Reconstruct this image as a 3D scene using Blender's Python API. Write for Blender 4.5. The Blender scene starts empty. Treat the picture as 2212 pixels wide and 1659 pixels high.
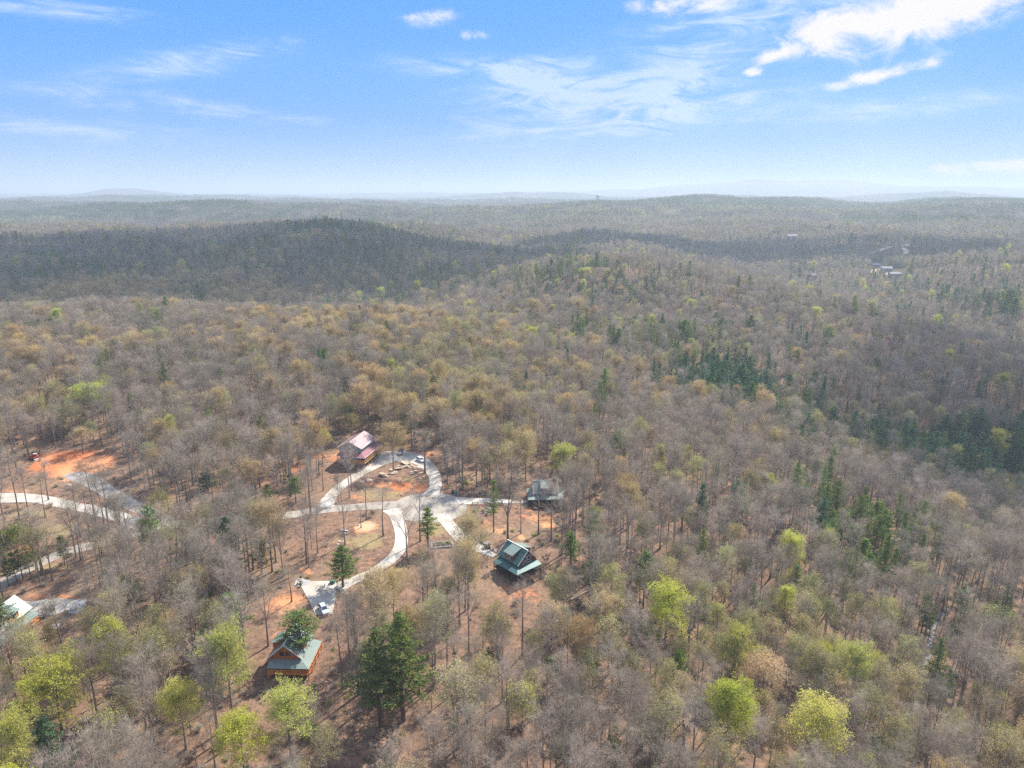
import bpy, bmesh, math, random
import numpy as np
from mathutils import Vector, Matrix
sin, cos, pi, rad = math.sin, math.cos, math.pi, math.radians
sc = bpy.context.scene
C = sc.collection
R = np.random.default_rng(7)
random.seed(7)

# ------------------------------------------------------------------ camera
CAM_H, PITCH, FPX = 110.0, rad(15.05), 710.0
cam = bpy.data.cameras.new('camera'); co = bpy.data.objects.new('camera', cam); C.objects.link(co)
cam.sensor_width = 36; cam.lens = 36 * FPX / 1024; cam.clip_start = 1; cam.clip_end = 60000
co.location = (0, 0, CAM_H); co.rotation_euler = (pi / 2 - PITCH, 0, 0)
sc.camera = co
sc.render.resolution_x, sc.render.resolution_y = 1024, 768
# ------------------------------------------------------------------ light
SUN_AZ, SUN_EL = rad(38), rad(47)          # azimuth clockwise from the view direction
S = Vector((sin(SUN_AZ) * cos(SUN_EL), cos(SUN_AZ) * cos(SUN_EL), sin(SUN_EL)))
sl = bpy.data.lights.new('sun', 'SUN'); sl.energy = 4.3; sl.angle = rad(0.5); sl.color = (1, .94, .85)
so = bpy.data.objects.new('sun', sl); C.objects.link(so); so.rotation_euler = S.to_track_quat('Z', 'Y').to_euler()
so.location = (0, 0, 400)
sc.view_settings.view_transform = 'Standard'; sc.view_settings.look = 'None'
sc.view_settings.gamma = 1; sc.view_settings.exposure = 1.2
sc.cycles.max_bounces = 5; sc.cycles.diffuse_bounces = 2; sc.cycles.glossy_bounces = 2
sc.cycles.transmission_bounces = 3; sc.cycles.transparent_max_bounces = 8; sc.cycles.volume_bounces = 0
sc.cycles.use_denoising = False
sc.cycles.denoiser = 'OPENIMAGEDENOISE'
sc.cycles.sample_clamp_indirect = 4

def pdir(px, py):
    """direction through a picture point (1024 x 768)"""
    u, v = (px - 512) / FPX, (384 - py) / FPX
    d = np.array([u, cos(PITCH) + v * sin(PITCH), -sin(PITCH) + v * cos(PITCH)])
    return d / np.linalg.norm(d)

def N(nt, t, **kw):
    n = nt.nodes.new(t)
    for k, v in kw.items():
        if k.startswith('i_'): n.inputs[k[2:].replace('_', ' ')].default_value = v
        elif k[0] == 'n' and k[1:].isdigit(): n.inputs[int(k[1:])].default_value = v
        else: setattr(n, k, v)
    return n
def math_(nt, op, a, b=None, c=None, clamp=False):
    n = nt.nodes.new('ShaderNodeMath'); n.operation = op; n.use_clamp = clamp
    for i, x in enumerate((a, b, c)):
        if x is None: continue
        if isinstance(x, (int, float)): n.inputs[i].default_value = x
        else: nt.links.new(x, n.inputs[i])
    return n.outputs[0]
def mixc(nt, f, a, b, mode='MIX'):
    n = nt.nodes.new('ShaderNodeMix'); n.data_type = 'RGBA'; n.blend_type = mode
    for i, x in ((0, f), (6, a), (7, b)):
        if isinstance(x, (int, float)): n.inputs[i].default_value = x
        elif isinstance(x, tuple): n.inputs[i].default_value = (*x, 1) if len(x) == 3 else x
        else: nt.links.new(x, n.inputs[i])
    return n.outputs[2]
def ramp(nt, f, a, b):
    n = nt.nodes.new('ShaderNodeMapRange'); n.interpolation_type = 'SMOOTHSTEP'
    nt.links.new(f, n.inputs[0]); n.inputs[1].default_value = a; n.inputs[2].default_value = b
    return n.outputs[0]
def noise(nt, vec, scale, detail=4, rough=.55, dist=0):
    n = nt.nodes.new('ShaderNodeTexNoise'); n.inputs['Scale'].default_value = scale
    n.inputs['Detail'].default_value = detail; n.inputs['Roughness'].default_value = rough; n.inputs['Distortion'].default_value = dist
    if vec is not None: nt.links.new(vec, n.inputs['Vector'])
    return n.outputs[0]

# ------------------------------------------------------------------ sky
def build_sky():
    w = bpy.data.worlds.new('World'); sc.world = w; w.use_nodes = True
    nt = w.node_tree; nt.nodes.clear(); L = nt.links
    sky = N(nt, 'ShaderNodeTexSky', sky_type='NISHITA'); sky.sun_disc = False
    sky.sun_elevation = SUN_EL; sky.sun_rotation = SUN_AZ; sky.altitude = 300
    sky.air_density = 1.0; sky.dust_density = 0.6; sky.ozone_density = 1.5
    hs = N(nt, 'ShaderNodeHueSaturation'); hs.inputs['Saturation'].default_value = 1.3; hs.inputs['Value'].default_value = 1.0
    L.new(sky.outputs[0], hs.inputs['Color'])
    tc = N(nt, 'ShaderNodeTexCoord'); sep = N(nt, 'ShaderNodeSeparateXYZ'); L.new(tc.outputs['Generated'], sep.inputs[0])
    x, y, z = sep.outputs
    az = math_(nt, 'ARCTAN2', x, y); el = math_(nt, 'ARCSINE', z)
    cmb = N(nt, 'ShaderNodeCombineXYZ'); L.new(az, cmb.inputs[0]); L.new(el, cmb.inputs[1])
    def vec(sx, sy, ox=0, rot=0):
        m = N(nt, 'ShaderNodeMapping'); m.inputs['Scale'].default_value = (sx, sy, 1); m.inputs['Location'].default_value = (ox, ox * .7, 0)
        m.inputs['Rotation'].default_value = (0, 0, rot)
        L.new(cmb.outputs[0], m.inputs[0]); return m.outputs[0]
    def blob(px, py, rx, ry, tilt=0):
        d = pdir(px, py); a0, e0 = math.atan2(d[0], d[1]), math.asin(d[2])
        da = math_(nt, 'SUBTRACT', az, a0); de = math_(nt, 'SUBTRACT', el, e0)
        u = math_(nt, 'ADD', math_(nt, 'MULTIPLY', da, cos(tilt)), math_(nt, 'MULTIPLY', de, sin(tilt)))
        v = math_(nt, 'SUBTRACT', math_(nt, 'MULTIPLY', de, cos(tilt)), math_(nt, 'MULTIPLY', da, sin(tilt)))
        u = math_(nt, 'DIVIDE', u, rx / FPX); v = math_(nt, 'DIVIDE', v, ry / FPX)
        r2 = math_(nt, 'ADD', math_(nt, 'MULTIPLY', u, u), math_(nt, 'MULTIPLY', v, v))
        return math_(nt, 'POWER', 2.718, math_(nt, 'MULTIPLY', r2, -1.0))
    def add(lst):
        s = lst[0]
        for q in lst[1:]: s = math_(nt, 'ADD', s, q)
        return s
    # heaped white cloud at the upper right with smaller ones near it
    puff = add([blob(900, 14, 92, 28, .12), blob(965, 2, 80, 10, .2), blob(822, 30, 24, 8, .2), blob(690, 2, 55, 9), math_(nt, 'MULTIPLY', blob(432, 17, 30, 8, .1), .72),
                math_(nt, 'MULTIPLY', blob(474, 35, 14, 5), .7), blob(872, 77, 48, 6, .18), blob(775, 55, 16, 4, .2), blob(752, 73, 8, 4), blob(1010, 168, 60, 7)])
    n1 = noise(nt, vec(1, 1.7, 3.1), 22, 9, .68, .5)
    pm = ramp(nt, math_(nt, 'SUBTRACT', math_(nt, 'MULTIPLY_ADD', n1, 3.0, puff), 1.66), .0, 1.1)
    pm = math_(nt, 'MULTIPLY', pm, ramp(nt, puff, .04, .55))
    # thin streaky high cloud
    cir = add([blob(600, 88, 120, 28, .15), blob(540, 88, 60, 14), blob(640, 115, 150, 16, .1), blob(670, 90, 60, 24, .5), blob(180, 108, 110, 9, -.06),
               blob(60, 128, 120, 9, -.05), blob(480, 66, 90, 10), blob(880, 112, 120, 10, .08), blob(60, 10, 60, 8), blob(760, 10, 90, 16, .1), blob(200, 60, 90, 12, .2)])
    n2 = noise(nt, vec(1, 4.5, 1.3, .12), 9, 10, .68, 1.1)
    n3 = noise(nt, vec(1, 3, 8.3, -.1), 30, 6, .6, .4)
    cm = ramp(nt, math_(nt, 'MULTIPLY', cir, math_(nt, 'SUBTRACT', math_(nt, 'MULTIPLY', math_(nt, 'MULTIPLY', n2, n2), math_(nt, 'ADD', n3, .6)), .10)), .0, .36)
    cm = math_(nt, 'MULTIPLY', cm, .6)
    # milky air towards the horizon
    hz = math_(nt, 'POWER', 2.718, math_(nt, 'MULTIPLY', math_(nt, 'MAXIMUM', el, 0.0), -19))
    hz = math_(nt, 'MULTIPLY', hz, .88)
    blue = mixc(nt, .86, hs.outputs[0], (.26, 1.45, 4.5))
    overhead_fill = math_(nt, 'MULTIPLY', ramp(nt, el, rad(16), rad(38)), math_(nt, 'MULTIPLY_ADD', n2, .8, .1))  # white brightening of the sky overhead, out of view, added to lift ambient light
    c0 = mixc(nt, hz, mixc(nt, overhead_fill, blue, (5.2, 5.4, 5.7)), (3.1, 4.0, 4.35))
    c1 = mixc(nt, cm, c0, (3.7, 4.1, 4.5))
    c2 = mixc(nt, math_(nt, 'MULTIPLY', pm, .96), c1, (4.4, 4.25, 4.1))
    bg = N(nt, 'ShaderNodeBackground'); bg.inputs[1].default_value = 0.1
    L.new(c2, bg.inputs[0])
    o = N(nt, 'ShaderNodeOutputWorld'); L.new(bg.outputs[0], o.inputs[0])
build_sky()

# ------------------------------------------------------------------ terrain
def on_plane(px, py, z):
    d = pdir(px, py); t = (z - CAM_H) / d[2]; return d[0] * t, d[1] * t
_cp = []
for px, py, z in [(429,506,0),(300,512,0),(200,522,0),(60,500,-.5),(75,462,.5),(380,458,1),(436,472,.6),(325,600,-1),(400,550,0),(490,548,-1.5),
                  (545,500,-3),(295,650,-3),(20,620,-2.5),(30,566,-1.5),(150,600,-2),(200,700,-4),(420,700,-6),(600,600,-9),(560,700,-12),
                  (700,500,-11),(700,620,-18),(800,600,-27),(928,650,-36),(860,760,-31),(1010,760,-35),(700,755,-20),(60,740,-5),(300,765,-6),
                  (200,430,3),(60,420,4),(350,420,3),(480,430,2),(600,430,-6),(740,430,-20),(850,450,-36),(950,520,-48),(1015,470,-50),(900,378,-24),(1000,400,-22),(800,355,-14),(700,345,-8),(1020,600,-34)]:
    x, y = on_plane(px, py, z); _cp.append((x, y, z))
for px, py, z in [(0,308,9),(150,304,10),(280,308,8),(400,306,6),(520,300,1),(600,322,-4)]:
    x, y = on_plane(px, py, z + 18); _cp.append((x, y, z))
_cp += [(-430,650,-20),(-250,700,-26),(-100,720,-24),(20,700,-18),(-600,700,-20),(88,800,25),(160,765,20),(245,720,11),(320,630,-5),(390,560,-20),
        (150,600,-14),(-20,590,-4),(-900,1050,14),(-800,1420,24),(-560,1300,31),(-430,1320,30),(-250,1350,28),(-130,1360,8),(-20,1150,16),(80,1200,3),
        (-300,950,0),(-620,900,-4),(-50,930,-8),(250,1000,-26),(450,900,-30),(620,1100,-16),(400,1300,-6),(720,1500,8),(500,800,-34),
        (680,850,-22),(460,650,-34),(560,560,-30),(-720,1900,8),(0,1750,0),(-300,1850,4),(-180,1600,22),(600,2000,16),(1300,1800,20),(-1500,2000,18),(-1300,1300,4),
        (0,2500,22),(1500,2800,40),(-1500,2800,24),(950,1050,-4),(0,0,-10),(300,0,-30),(-300,0,-5),(1000,500,-15),(-1000,400,5),(-900,0,0),(900,0,-20),(0,-1500,0)]
_cp = np.array(_cp); _n = len(_cp)
def _phi(r2): return r2 * np.log(np.maximum(r2, 1e-6)) * .5
def _solve():
    X = _cp[:, :2] / 1000
    K = _phi(((X[:, None] - X[None]) ** 2).sum(-1)) + np.eye(_n) * 2e-5
    P = np.hstack([np.ones((_n, 1)), X])
    A = np.zeros((_n + 3, _n + 3)); A[:_n, :_n] = K; A[:_n, _n:] = P; A[_n:, :_n] = P.T
    return X, np.linalg.solve(A, np.concatenate([_cp[:, 2], np.zeros(3)]))
_X, _W = _solve()
_ws = [(R.uniform(0, 2 * pi), R.uniform(0, 2 * pi), l) for l in (4200, 3100, 2300, 1700, 1300, 1000, 780, 600, 470, 330, 240, 180, 130)]
_FH = [(-4650, 8800, 420, 420, 88), (-5600, 8600, 1600, 900, 26), (-5900, 6400, 1500, 500, 22), (4600, 11500, 2600, 1500, 190), (7600, 12500, 4200, 1500, 130), (1500, 13000, 4000, 1500, 60),
       (-2600, 4600, 900, 400, 26), (340, 3300, 260, 200, 10), (2300, 3300, 1700, 260, 12), (-1700, 2900, 700, 220, 28), (900, 2700, 900, 260, 14), (3300, 5200, 1500, 500, 20)]
def height(x, y):
    x = np.atleast_1d(np.asarray(x, float)); y = np.atleast_1d(np.asarray(y, float)); out = np.empty(x.shape)
    for i in range(0, len(x), 20000):
        a, b = x[i:i + 20000], y[i:i + 20000]; r = np.hypot(a, b)
        d2 = ((a[:, None] / 1000 - _X[None, :, 0]) ** 2 + (b[:, None] / 1000 - _X[None, :, 1]) ** 2)
        z = _phi(d2) @ _W[:_n] + _W[_n] + a / 1000 * _W[_n + 1] + b / 1000 * _W[_n + 2]
        n = 0; nf = 0
        for t, p, l in _ws:
            s = np.sin((a * cos(t) + b * sin(t)) * 2 * pi / l + p + 1.3 * np.sin((a * sin(t) - b * cos(t)) * 2 * pi / (l * 1.7)))
            if l < 700: n = n + s * l * .0115
            nf = nf + s * l * .0052
        far = 26 + nf * 1.15 + np.clip((r - 6000) / 9000, 0, 1) * 22
        for cx, cy, sx, sy, h in _FH: far = far + h * np.exp(-((a - cx) / sx) ** 2 - ((b - cy) / sy) ** 2)
        k = np.clip((r - 1700) / 1000, 0, 1); k = k * k * (3 - 2 * k)
        kn = np.clip((r - 480) / 500, 0, 1)
        out[i:i + 20000] = (z + n * kn) * (1 - k) + far * k
    return out
def hz(x, y): return float(height([x], [y])[0])
_ts = np.geomspace(60, 20000, 900)
def at(px, py, dz=0.0):
    """the point of the ground (raised by dz) met by the ray through a picture point"""
    d = pdir(px, py); P = d[None] * _ts[:, None]; g = height(P[:, 0], P[:, 1]) + dz; z = CAM_H + P[:, 2]
    i = int(np.argmax(z < g))
    if i == 0: i = len(_ts) - 1
    a, b = _ts[i - 1], _ts[i]
    for _ in range(14):
        m = (a + b) / 2
        if CAM_H + d[2] * m < hz(d[0] * m, d[1] * m) + dz: b = m
        else: a = m
    return Vector((d[0] * b, d[1] * b, CAM_H + d[2] * b))
def A(x, y, dz=0.0): return at(x / 2.16016, y / 2.16016, dz)       # the same in 2212-wide picture units
def project(x, y, z):
    dy, dz = y, z - CAM_H
    f = dy * cos(PITCH) - dz * sin(PITCH); u = dy * sin(PITCH) + dz * cos(PITCH)
    return 512 + FPX * x / f, 384 - FPX * u / f, f

# ------------------------------------------------------------------ materials
MATS = {}
def mat(name, col, rough=.8, metal=0, spec=.3, var=0.0, col2=None, nscale=1.0, bump=0.0, objvar=0.0, coord='Object', detail=4, wave=None):
    if name in MATS: return MATS[name]
    m = bpy.data.materials.new(name); m.use_nodes = True; nt = m.node_tree; L = nt.links
    b = nt.nodes['Principled BSDF']; b.inputs['Roughness'].default_value = rough; b.inputs['Metallic'].default_value = metal
    b.inputs['Specular IOR Level'].default_value = spec
    tc = N(nt, 'ShaderNodeTexCoord'); c = None
    nz = noise(nt, tc.outputs[coord], nscale, detail)
    if col2 is None: col2 = tuple(x * (1 - var) for x in col)
    c = mixc(nt, ramp(nt, nz, .3, .7), col, col2)
    if wave:
        wv = N(nt, 'ShaderNodeTexWave', wave_type='BANDS', bands_direction=wave[0]); wv.inputs['Scale'].default_value = wave[1]
        L.new(tc.outputs[coord], wv.inputs['Vector'])
        c = mixc(nt, ramp(nt, wv.outputs['Fac'], .0, .22), tuple(x * wave[2] for x in col), c)
    if objvar:
        oi = N(nt, 'ShaderNodeObjectInfo')
        hs = N(nt, 'ShaderNodeHueSaturation'); L.new(c, hs.inputs['Color'])
        L.new(math_(nt, 'MULTIPLY_ADD', oi.outputs['Random'], objvar * 2, 1 - objvar), hs.inputs['Value'])
        L.new(math_(nt, 'MULTIPLY_ADD', oi.outputs['Random'], -.03, .515), hs.inputs['Hue'])
        c = hs.outputs[0]
    L.new(c, b.inputs['Base Color'])
    if bump:
        bp = N(nt, 'ShaderNodeBump'); bp.inputs['Strength'].default_value = bump; L.new(nz, bp.inputs['Height']); L.new(bp.outputs[0], b.inputs['Normal'])
    MATS[name] = m; return m
def leafmat(name, col, col2, trans=.45, var=.25, hue=.03):
    """thin leaf: diffuse and translucent, each tree and each clump a little different"""
    m = bpy.data.materials.new(name); m.use_nodes = True; nt = m.node_tree; L = nt.links; nt.nodes.clear()
    tc = N(nt, 'ShaderNodeTexCoord'); nz = noise(nt, tc.outputs['Object'], .55, 3)
    oi = N(nt, 'ShaderNodeObjectInfo')
    c = mixc(nt, ramp(nt, nz, .35, .65), col, col2)
    hs = N(nt, 'ShaderNodeHueSaturation'); L.new(c, hs.inputs['Color'])
    L.new(math_(nt, 'MULTIPLY_ADD', oi.outputs['Random'], var * 2, 1 - var), hs.inputs['Value'])
    rr = math_(nt, 'FRACT', math_(nt, 'MULTIPLY', oi.outputs['Random'], 7.31))
    L.new(math_(nt, 'MULTIPLY_ADD', rr, hue * 2, .5 - hue), hs.inputs['Hue'])
    L.new(math_(nt, 'MULTIPLY_ADD', math_(nt, 'FRACT', math_(nt, 'MULTIPLY', oi.outputs['Random'], 13.7)), .2, .9), hs.inputs['Saturation'])
    d = N(nt, 'ShaderNodeBsdfDiffuse'); t = N(nt, 'ShaderNodeBsdfTranslucent'); mx = N(nt, 'ShaderNodeMixShader'); mx.inputs[0].default_value = trans
    L.new(hs.outputs[0], d.inputs[0]); L.new(hs.outputs[0], t.inputs[0]); L.new(d.outputs[0], mx.inputs[1]); L.new(t.outputs[0], mx.inputs[2])
    o = N(nt, 'ShaderNodeOutputMaterial'); L.new(mx.outputs[0], o.inputs[0])
    MATS[name] = m; return m
BARK = mat('bark', (.16, .125, .10), .95, nscale=3, col2=(.30, .25, .205), objvar=.3, spec=.1)
TWIG = leafmat('twig', (.44, .365, .28), (.31, .26, .20), .25, .28, .016)
LIMB = mat('limb_bark', (.40, .34, .28), .9, nscale=2, col2=(.24, .195, .16), objvar=.25, spec=.1)
PBARK = mat('pine_bark', (.16, .11, .085), .95, nscale=3, col2=(.10, .07, .055), objvar=.2, spec=.1)
LIME = leafmat('spring_leaf', (.60, .60, .115), (.45, .45, .10), .5, .15, .015)
OLIVE = leafmat('pale_spring_leaf', (.46, .43, .15), (.36, .33, .13), .4, .25, .03)
TAN = leafmat('tan_catkin', (.57, .42, .18), (.44, .335, .17), .4, .22, .014)
PINE = leafmat('pine_needle', (.21, .265, .065), (.11, .165, .05), .35, .28, .025)
WPINE = leafmat('blue_pine_needle', (.125, .215, .095), (.075, .14, .07), .35, .25, .02)

# ------------------------------------------------------------------ mesh helpers
def mesh_from(name, V, F, mats, mi=None, smooth=False):
    me = bpy.data.meshes.new(name)
    if isinstance(V, np.ndarray): V = V.tolist()
    me.from_pydata(V, [], F if isinstance(F, list) else F.tolist())
    for m in mats: me.materials.append(m)
    if mi is not None: me.polygons.foreach_set('material_index', np.asarray(mi, dtype=np.int32))
    if smooth: me.polygons.foreach_set('use_smooth', np.ones(len(me.polygons), dtype=bool))
    me.update(); return me
def tag(o, label=None, cat=None, group=None, kind=None):
    for k, v in (('label', label), ('category', cat), ('group', group), ('kind', kind)):
        if v: o[k] = v
    return o
def link(name, me, parent=None, loc=None, rz=None):
    o = bpy.data.objects.new(name, me); C.objects.link(o)
    if parent: o.parent = parent
    if loc is not None: o.location = loc
    if rz is not None: o.rotation_euler = (0, 0, rz)
    return o
def empty(name, loc, rz=0, label=None, cat=None, group=None):
    o = bpy.data.objects.new(name, None); C.objects.link(o); o.location = loc; o.rotation_euler = (0, 0, rz); o.empty_display_size = .5
    return tag(o, label, cat, group)
class MB:
    def __init__(s): s.v = []; s.f = []
    def add(s, vs, fs):
        n = len(s.v); s.v += [tuple(v) for v in vs]; s.f += [tuple(i + n for i in f) for f in fs]; return s
    def box(s, a, b, M=None, top=None):
        """box from corner a to corner b; top = (dx, dy) pulls the top in"""
        (x0, y0, z0), (x1, y1, z1) = a, b; tx, ty = top or (0, 0)
        vs = [(x0, y0, z0), (x1, y0, z0), (x1, y1, z0), (x0, y1, z0), (x0 + tx, y0 + ty, z1), (x1 - tx, y0 + ty, z1), (x1 - tx, y1 - ty, z1), (x0 + tx, y1 - ty, z1)]
        if M: vs = [tuple(M @ Vector(v)) for v in vs]
        return s.add(vs, [(3, 2, 1, 0), (4, 5, 6, 7), (0, 1, 5, 4), (1, 2, 6, 5), (2, 3, 7, 6), (3, 0, 4, 7)])
    def bar(s, p, q, w, h=None, n=4, w2=None):
        p, q = Vector(p), Vector(q); d = (q - p); 
        if d.length < 1e-6: return s
        d.normalize(); a = d.orthogonal().normalized() if abs(d.z) > .95 else d.cross(Vector((0, 0, 1))).normalized(); b = a.cross(d)
        h = h or w; vs = []
        for c, k in ((p, 1), (q, (w2 / w) if w2 else 1)):
            for i in range(n):
                t = 2 * pi * (i + .5) / n; m = k * (1.414 if n == 4 else 1)
                vs.append(c + a * cos(t) * w / 2 * m + b * sin(t) * h / 2 * m)
        fs = [(i, (i + 1) % n, n + (i + 1) % n, n + i) for i in range(n)] + [tuple(range(n - 1, -1, -1)), tuple(range(n, 2 * n))]
        return s.add(vs, fs)
    def prism(s, poly, y0, y1):
        """polygon in x-z extruded along y"""
        n = len(poly); vs = [(x, y0, z) for x, z in poly] + [(x, y1, z) for x, z in poly]
        return s.add(vs, [tuple(range(n)), tuple(range(2 * n - 1, n - 1, -1))] + [(i, n + i, n + (i + 1) % n, (i + 1) % n) for i in range(n)])
    def slab(s, quad, t):
        """four corners (top face), thickness t downwards"""
        q = [Vector(v) for v in quad]; vs = q + [v - Vector((0, 0, t)) for v in q]; n = len(q)
        return s.add(vs, [tuple(range(n)), tuple(range(2 * n - 1, n - 1, -1))] + [(i, n + i, n + (i + 1) % n, (i + 1) % n) for i in range(n)])
    def lathe(s, prof, c=(0, 0, 0), n=16):
        vs = [(c[0] + r * cos(2 * pi * i / n), c[1] + r * sin(2 * pi * i / n), c[2] + z) for r, z in prof for i in range(n)]
        fs = [(k * n + i, k * n + (i + 1) % n, (k + 1) * n + (i + 1) % n, (k + 1) * n + i) for k in range(len(prof) - 1) for i in range(n)]
        return s.add(vs, fs + [tuple(range(n - 1, -1, -1)), tuple(range((len(prof) - 1) * n, len(prof) * n))])
    def build(s, name, m, parent=None, bevel=0, smooth=False, loc=None, rz=None):
        me = mesh_from(name, s.v, s.f, [m], smooth=smooth)
        bm = bmesh.new(); bm.from_mesh(me); bmesh.ops.recalc_face_normals(bm, faces=bm.faces)
        if bevel: bmesh.ops.bevel(bm, geom=list(bm.edges), offset=bevel, segments=1, affect='EDGES')
        bm.to_mesh(me); bm.free()
        return link(name, me, parent, loc, rz)

# ------------------------------------------------------------------ ground
CLAY = []; GRASS = []; SAND = []          # (x, y, rx, ry, strength) patches of bare clay, dry grass and pale sand
def patch(lst, X, Y, wx, wy, s=1.0, unit='z1'):
    p = A(X, Y); q = A(X + wx, Y); r_ = A(X, Y + wy); lst.append((p.x, p.y, abs(q.x - p.x), abs(r_.y - p.y), s))
# in 2212-wide picture units
for a in [(140,996,52,19,2.2),(190,1010,40,22,2.2),(150,1015,40,14,1.6),(110,988,26,12,1.6),(862,1050,50,14,.75),(905,1055,18,9,1.2),(800,1045,30,9,.7),(760,1075,30,9,.5),(735,985,25,14,.8),(920,980,40,6,.5),
          (790,1140,35,15,.7),(615,1300,45,30,.8),(605,1370,16,20,.6),(660,1235,24,8,.55),(1160,1120,50,20,.45),(1185,1135,14,8,.8),(1125,1160,9,10,.8),(1070,1140,45,20,.45),
          (1130,1280,40,22,.7),(60,1185,40,16,.6),(300,1110,60,8,.5),(190,1085,80,8,.5),(210,1290,35,14,.8),(120,1290,60,7,.6),(30,1060,60,8,.4),(15,1350,20,30,.8),(620,1360,20,20,.6),
          (640,1010,60,12,.45),(560,1050,70,18,.35),(690,985,30,12,.6),(1130,1100,50,9,.4),(1255,1105,14,8,.7),(780,1640,90,25,.3),(800,1215,14,14,.5),(350,1075,55,7,.5)]:
    patch(CLAY, *a)
for a in [(790,1170,45,22,1),(880,1035,30,10,.8),(830,1070,60,16,.8),(100,1150,70,22,.9),(60,1110,70,8,.8),(120,1225,60,12,.6),(800,1060,40,14,.6),(945,1140,40,26,.8),(1060,1150,50,22,.5),
          (740,1165,30,18,.5),(700,1060,40,12,.4),(1100,1080,60,10,.5),(950,1030,20,24,.4),(400,1130,120,8,.7),(160,1310,60,10,.6),(1060,1050,80,14,.35)]:
    patch(GRASS, *a)
for a in [(790,1137,30,14,1),(200,1215,30,6,.6),(1130,1290,14,14,.5)]: patch(SAND, *a)
def blobs(lst, x, y):
    s = np.zeros(len(x))
    for cx, cy, rx, ry, k in lst: s = np.maximum(s, k * np.exp(-((x - cx) / rx) ** 2 - ((y - cy) / ry) ** 2))
    return s
def ground_mat():
    m = bpy.data.materials.new('forest_floor'); m.use_nodes = True; nt = m.node_tree; L = nt.links; b = nt.nodes['Principled BSDF']
    b.inputs['Roughness'].default_value = 1; b.inputs['Specular IOR Level'].default_value = .05
    tc = N(nt, 'ShaderNodeTexCoord'); P = tc.outputs['Object']
    n1, n2, n3, n4 = noise(nt, P, .035, 5), noise(nt, P, .42, 8, .78), noise(nt, P, 1.3, 6, .75), noise(nt, P, .012, 4)
    c = mixc(nt, ramp(nt, n2, .32, .66), (.105, .066, .048), (.29, .178, .118))
    c = mixc(nt, ramp(nt, n1, .45, .7), c, (.25, .168, .11))
    c = mixc(nt, math_(nt, 'MULTIPLY', ramp(nt, n3, .48, .66), .7), c, (.075, .05, .038))
    c = mixc(nt, math_(nt, 'MULTIPLY', ramp(nt, n3, .45, .2), .35), c, (.50, .34, .23))
    def at_(nm): 
        a = N(nt, 'ShaderNodeAttribute'); a.attribute_name = nm; return a.outputs['Fac']
    e = math_(nt, 'ADD', math_(nt, 'MULTIPLY_ADD', math_(nt, 'ADD', n2, math_(nt, 'MULTIPLY', n3, .6)), 1.9, -1.5), math_(nt, 'MULTIPLY_ADD', noise(nt, P, .12, 4), 1.1, -.55))
    g = ramp(nt, math_(nt, 'ADD', at_('grass'), math_(nt, 'MULTIPLY', e, .8)), .3, .75)
    c = mixc(nt, g, c, mixc(nt, ramp(nt, n3, .35, .7), (.20, .155, .075), (.34, .25, .14)))
    k = ramp(nt, math_(nt, 'ADD', at_('clay'), e), .30, .80)
    cl = mixc(nt, ramp(nt, n2, .35, .62), (.55, .185, .075), (.40, .12, .045))
    cl = mixc(nt, ramp(nt, n1, .35, .65), cl, (.62, .29, .14))
    c = mixc(nt, k, c, cl)
    sd = ramp(nt, math_(nt, 'ADD', at_('sand'), math_(nt, 'MULTIPLY', e, .5)), .4, .9)
    c = mixc(nt, sd, c, (.55, .35, .21))
    far = N(nt, 'ShaderNodeAttribute'); far.attribute_name = 'far'
    c = mixc(nt, far.outputs['Fac'], c, mixc(nt, ramp(nt, noise(nt, P, .006, 6, .65), .4, .62), (.15, .115, .085), (.085, .085, .05)))
    L.new(c, b.inputs['Base Color'])
    bp = N(nt, 'ShaderNodeBump'); bp.inputs['Strength'].default_value = .6; bp.inputs['Distance'].default_value = .3
    L.new(math_(nt, 'ADD', n2, n3), bp.inputs['Height']); L.new(bp.outputs[0], b.inputs['Normal'])
    return m
def build_ground():
    rr = np.concatenate([[0.5, 20, 40, 60, 75], np.geomspace(85, 700, 360), np.geomspace(708, 3200, 240), np.geomspace(3230, 32000, 170)])
    a_in = np.linspace(-rad(58), rad(58), 420); a_out = np.linspace(rad(58), 2 * pi - rad(58), 60)[1:-1]
    aa = np.concatenate([a_in, a_out]); nr, na = len(rr), len(aa)
    X = (rr[:, None] * np.sin(aa)[None]).ravel(); Y = (rr[:, None] * np.cos(aa)[None]).ravel(); Z = height(X, Y)
    i = np.arange(nr - 1)[:, None]; j = np.arange(na)[None]; j2 = (j + 1) % na
    F = np.stack([i * na + j, (i + 1) * na + j, (i + 1) * na + j2, i * na + j2], -1).reshape(-1, 4)[:, ::-1]
    V = np.stack([X, Y, Z], 1)
    me = mesh_from('ground', V, F, [ground_mat()], smooth=True)
    for nm, lst in (('clay', CLAY), ('grass', GRASS), ('sand', SAND)):
        me.attributes.new(nm, 'FLOAT', 'POINT').data.foreach_set('value', blobs(lst, X, Y))
    me.attributes.new('far', 'FLOAT', 'POINT').data.foreach_set('value', np.clip((np.hypot(X, Y) - 420) / 1000, 0, 1))
    o = link('ground', me); o['kind'] = 'structure'
build_ground()

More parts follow.
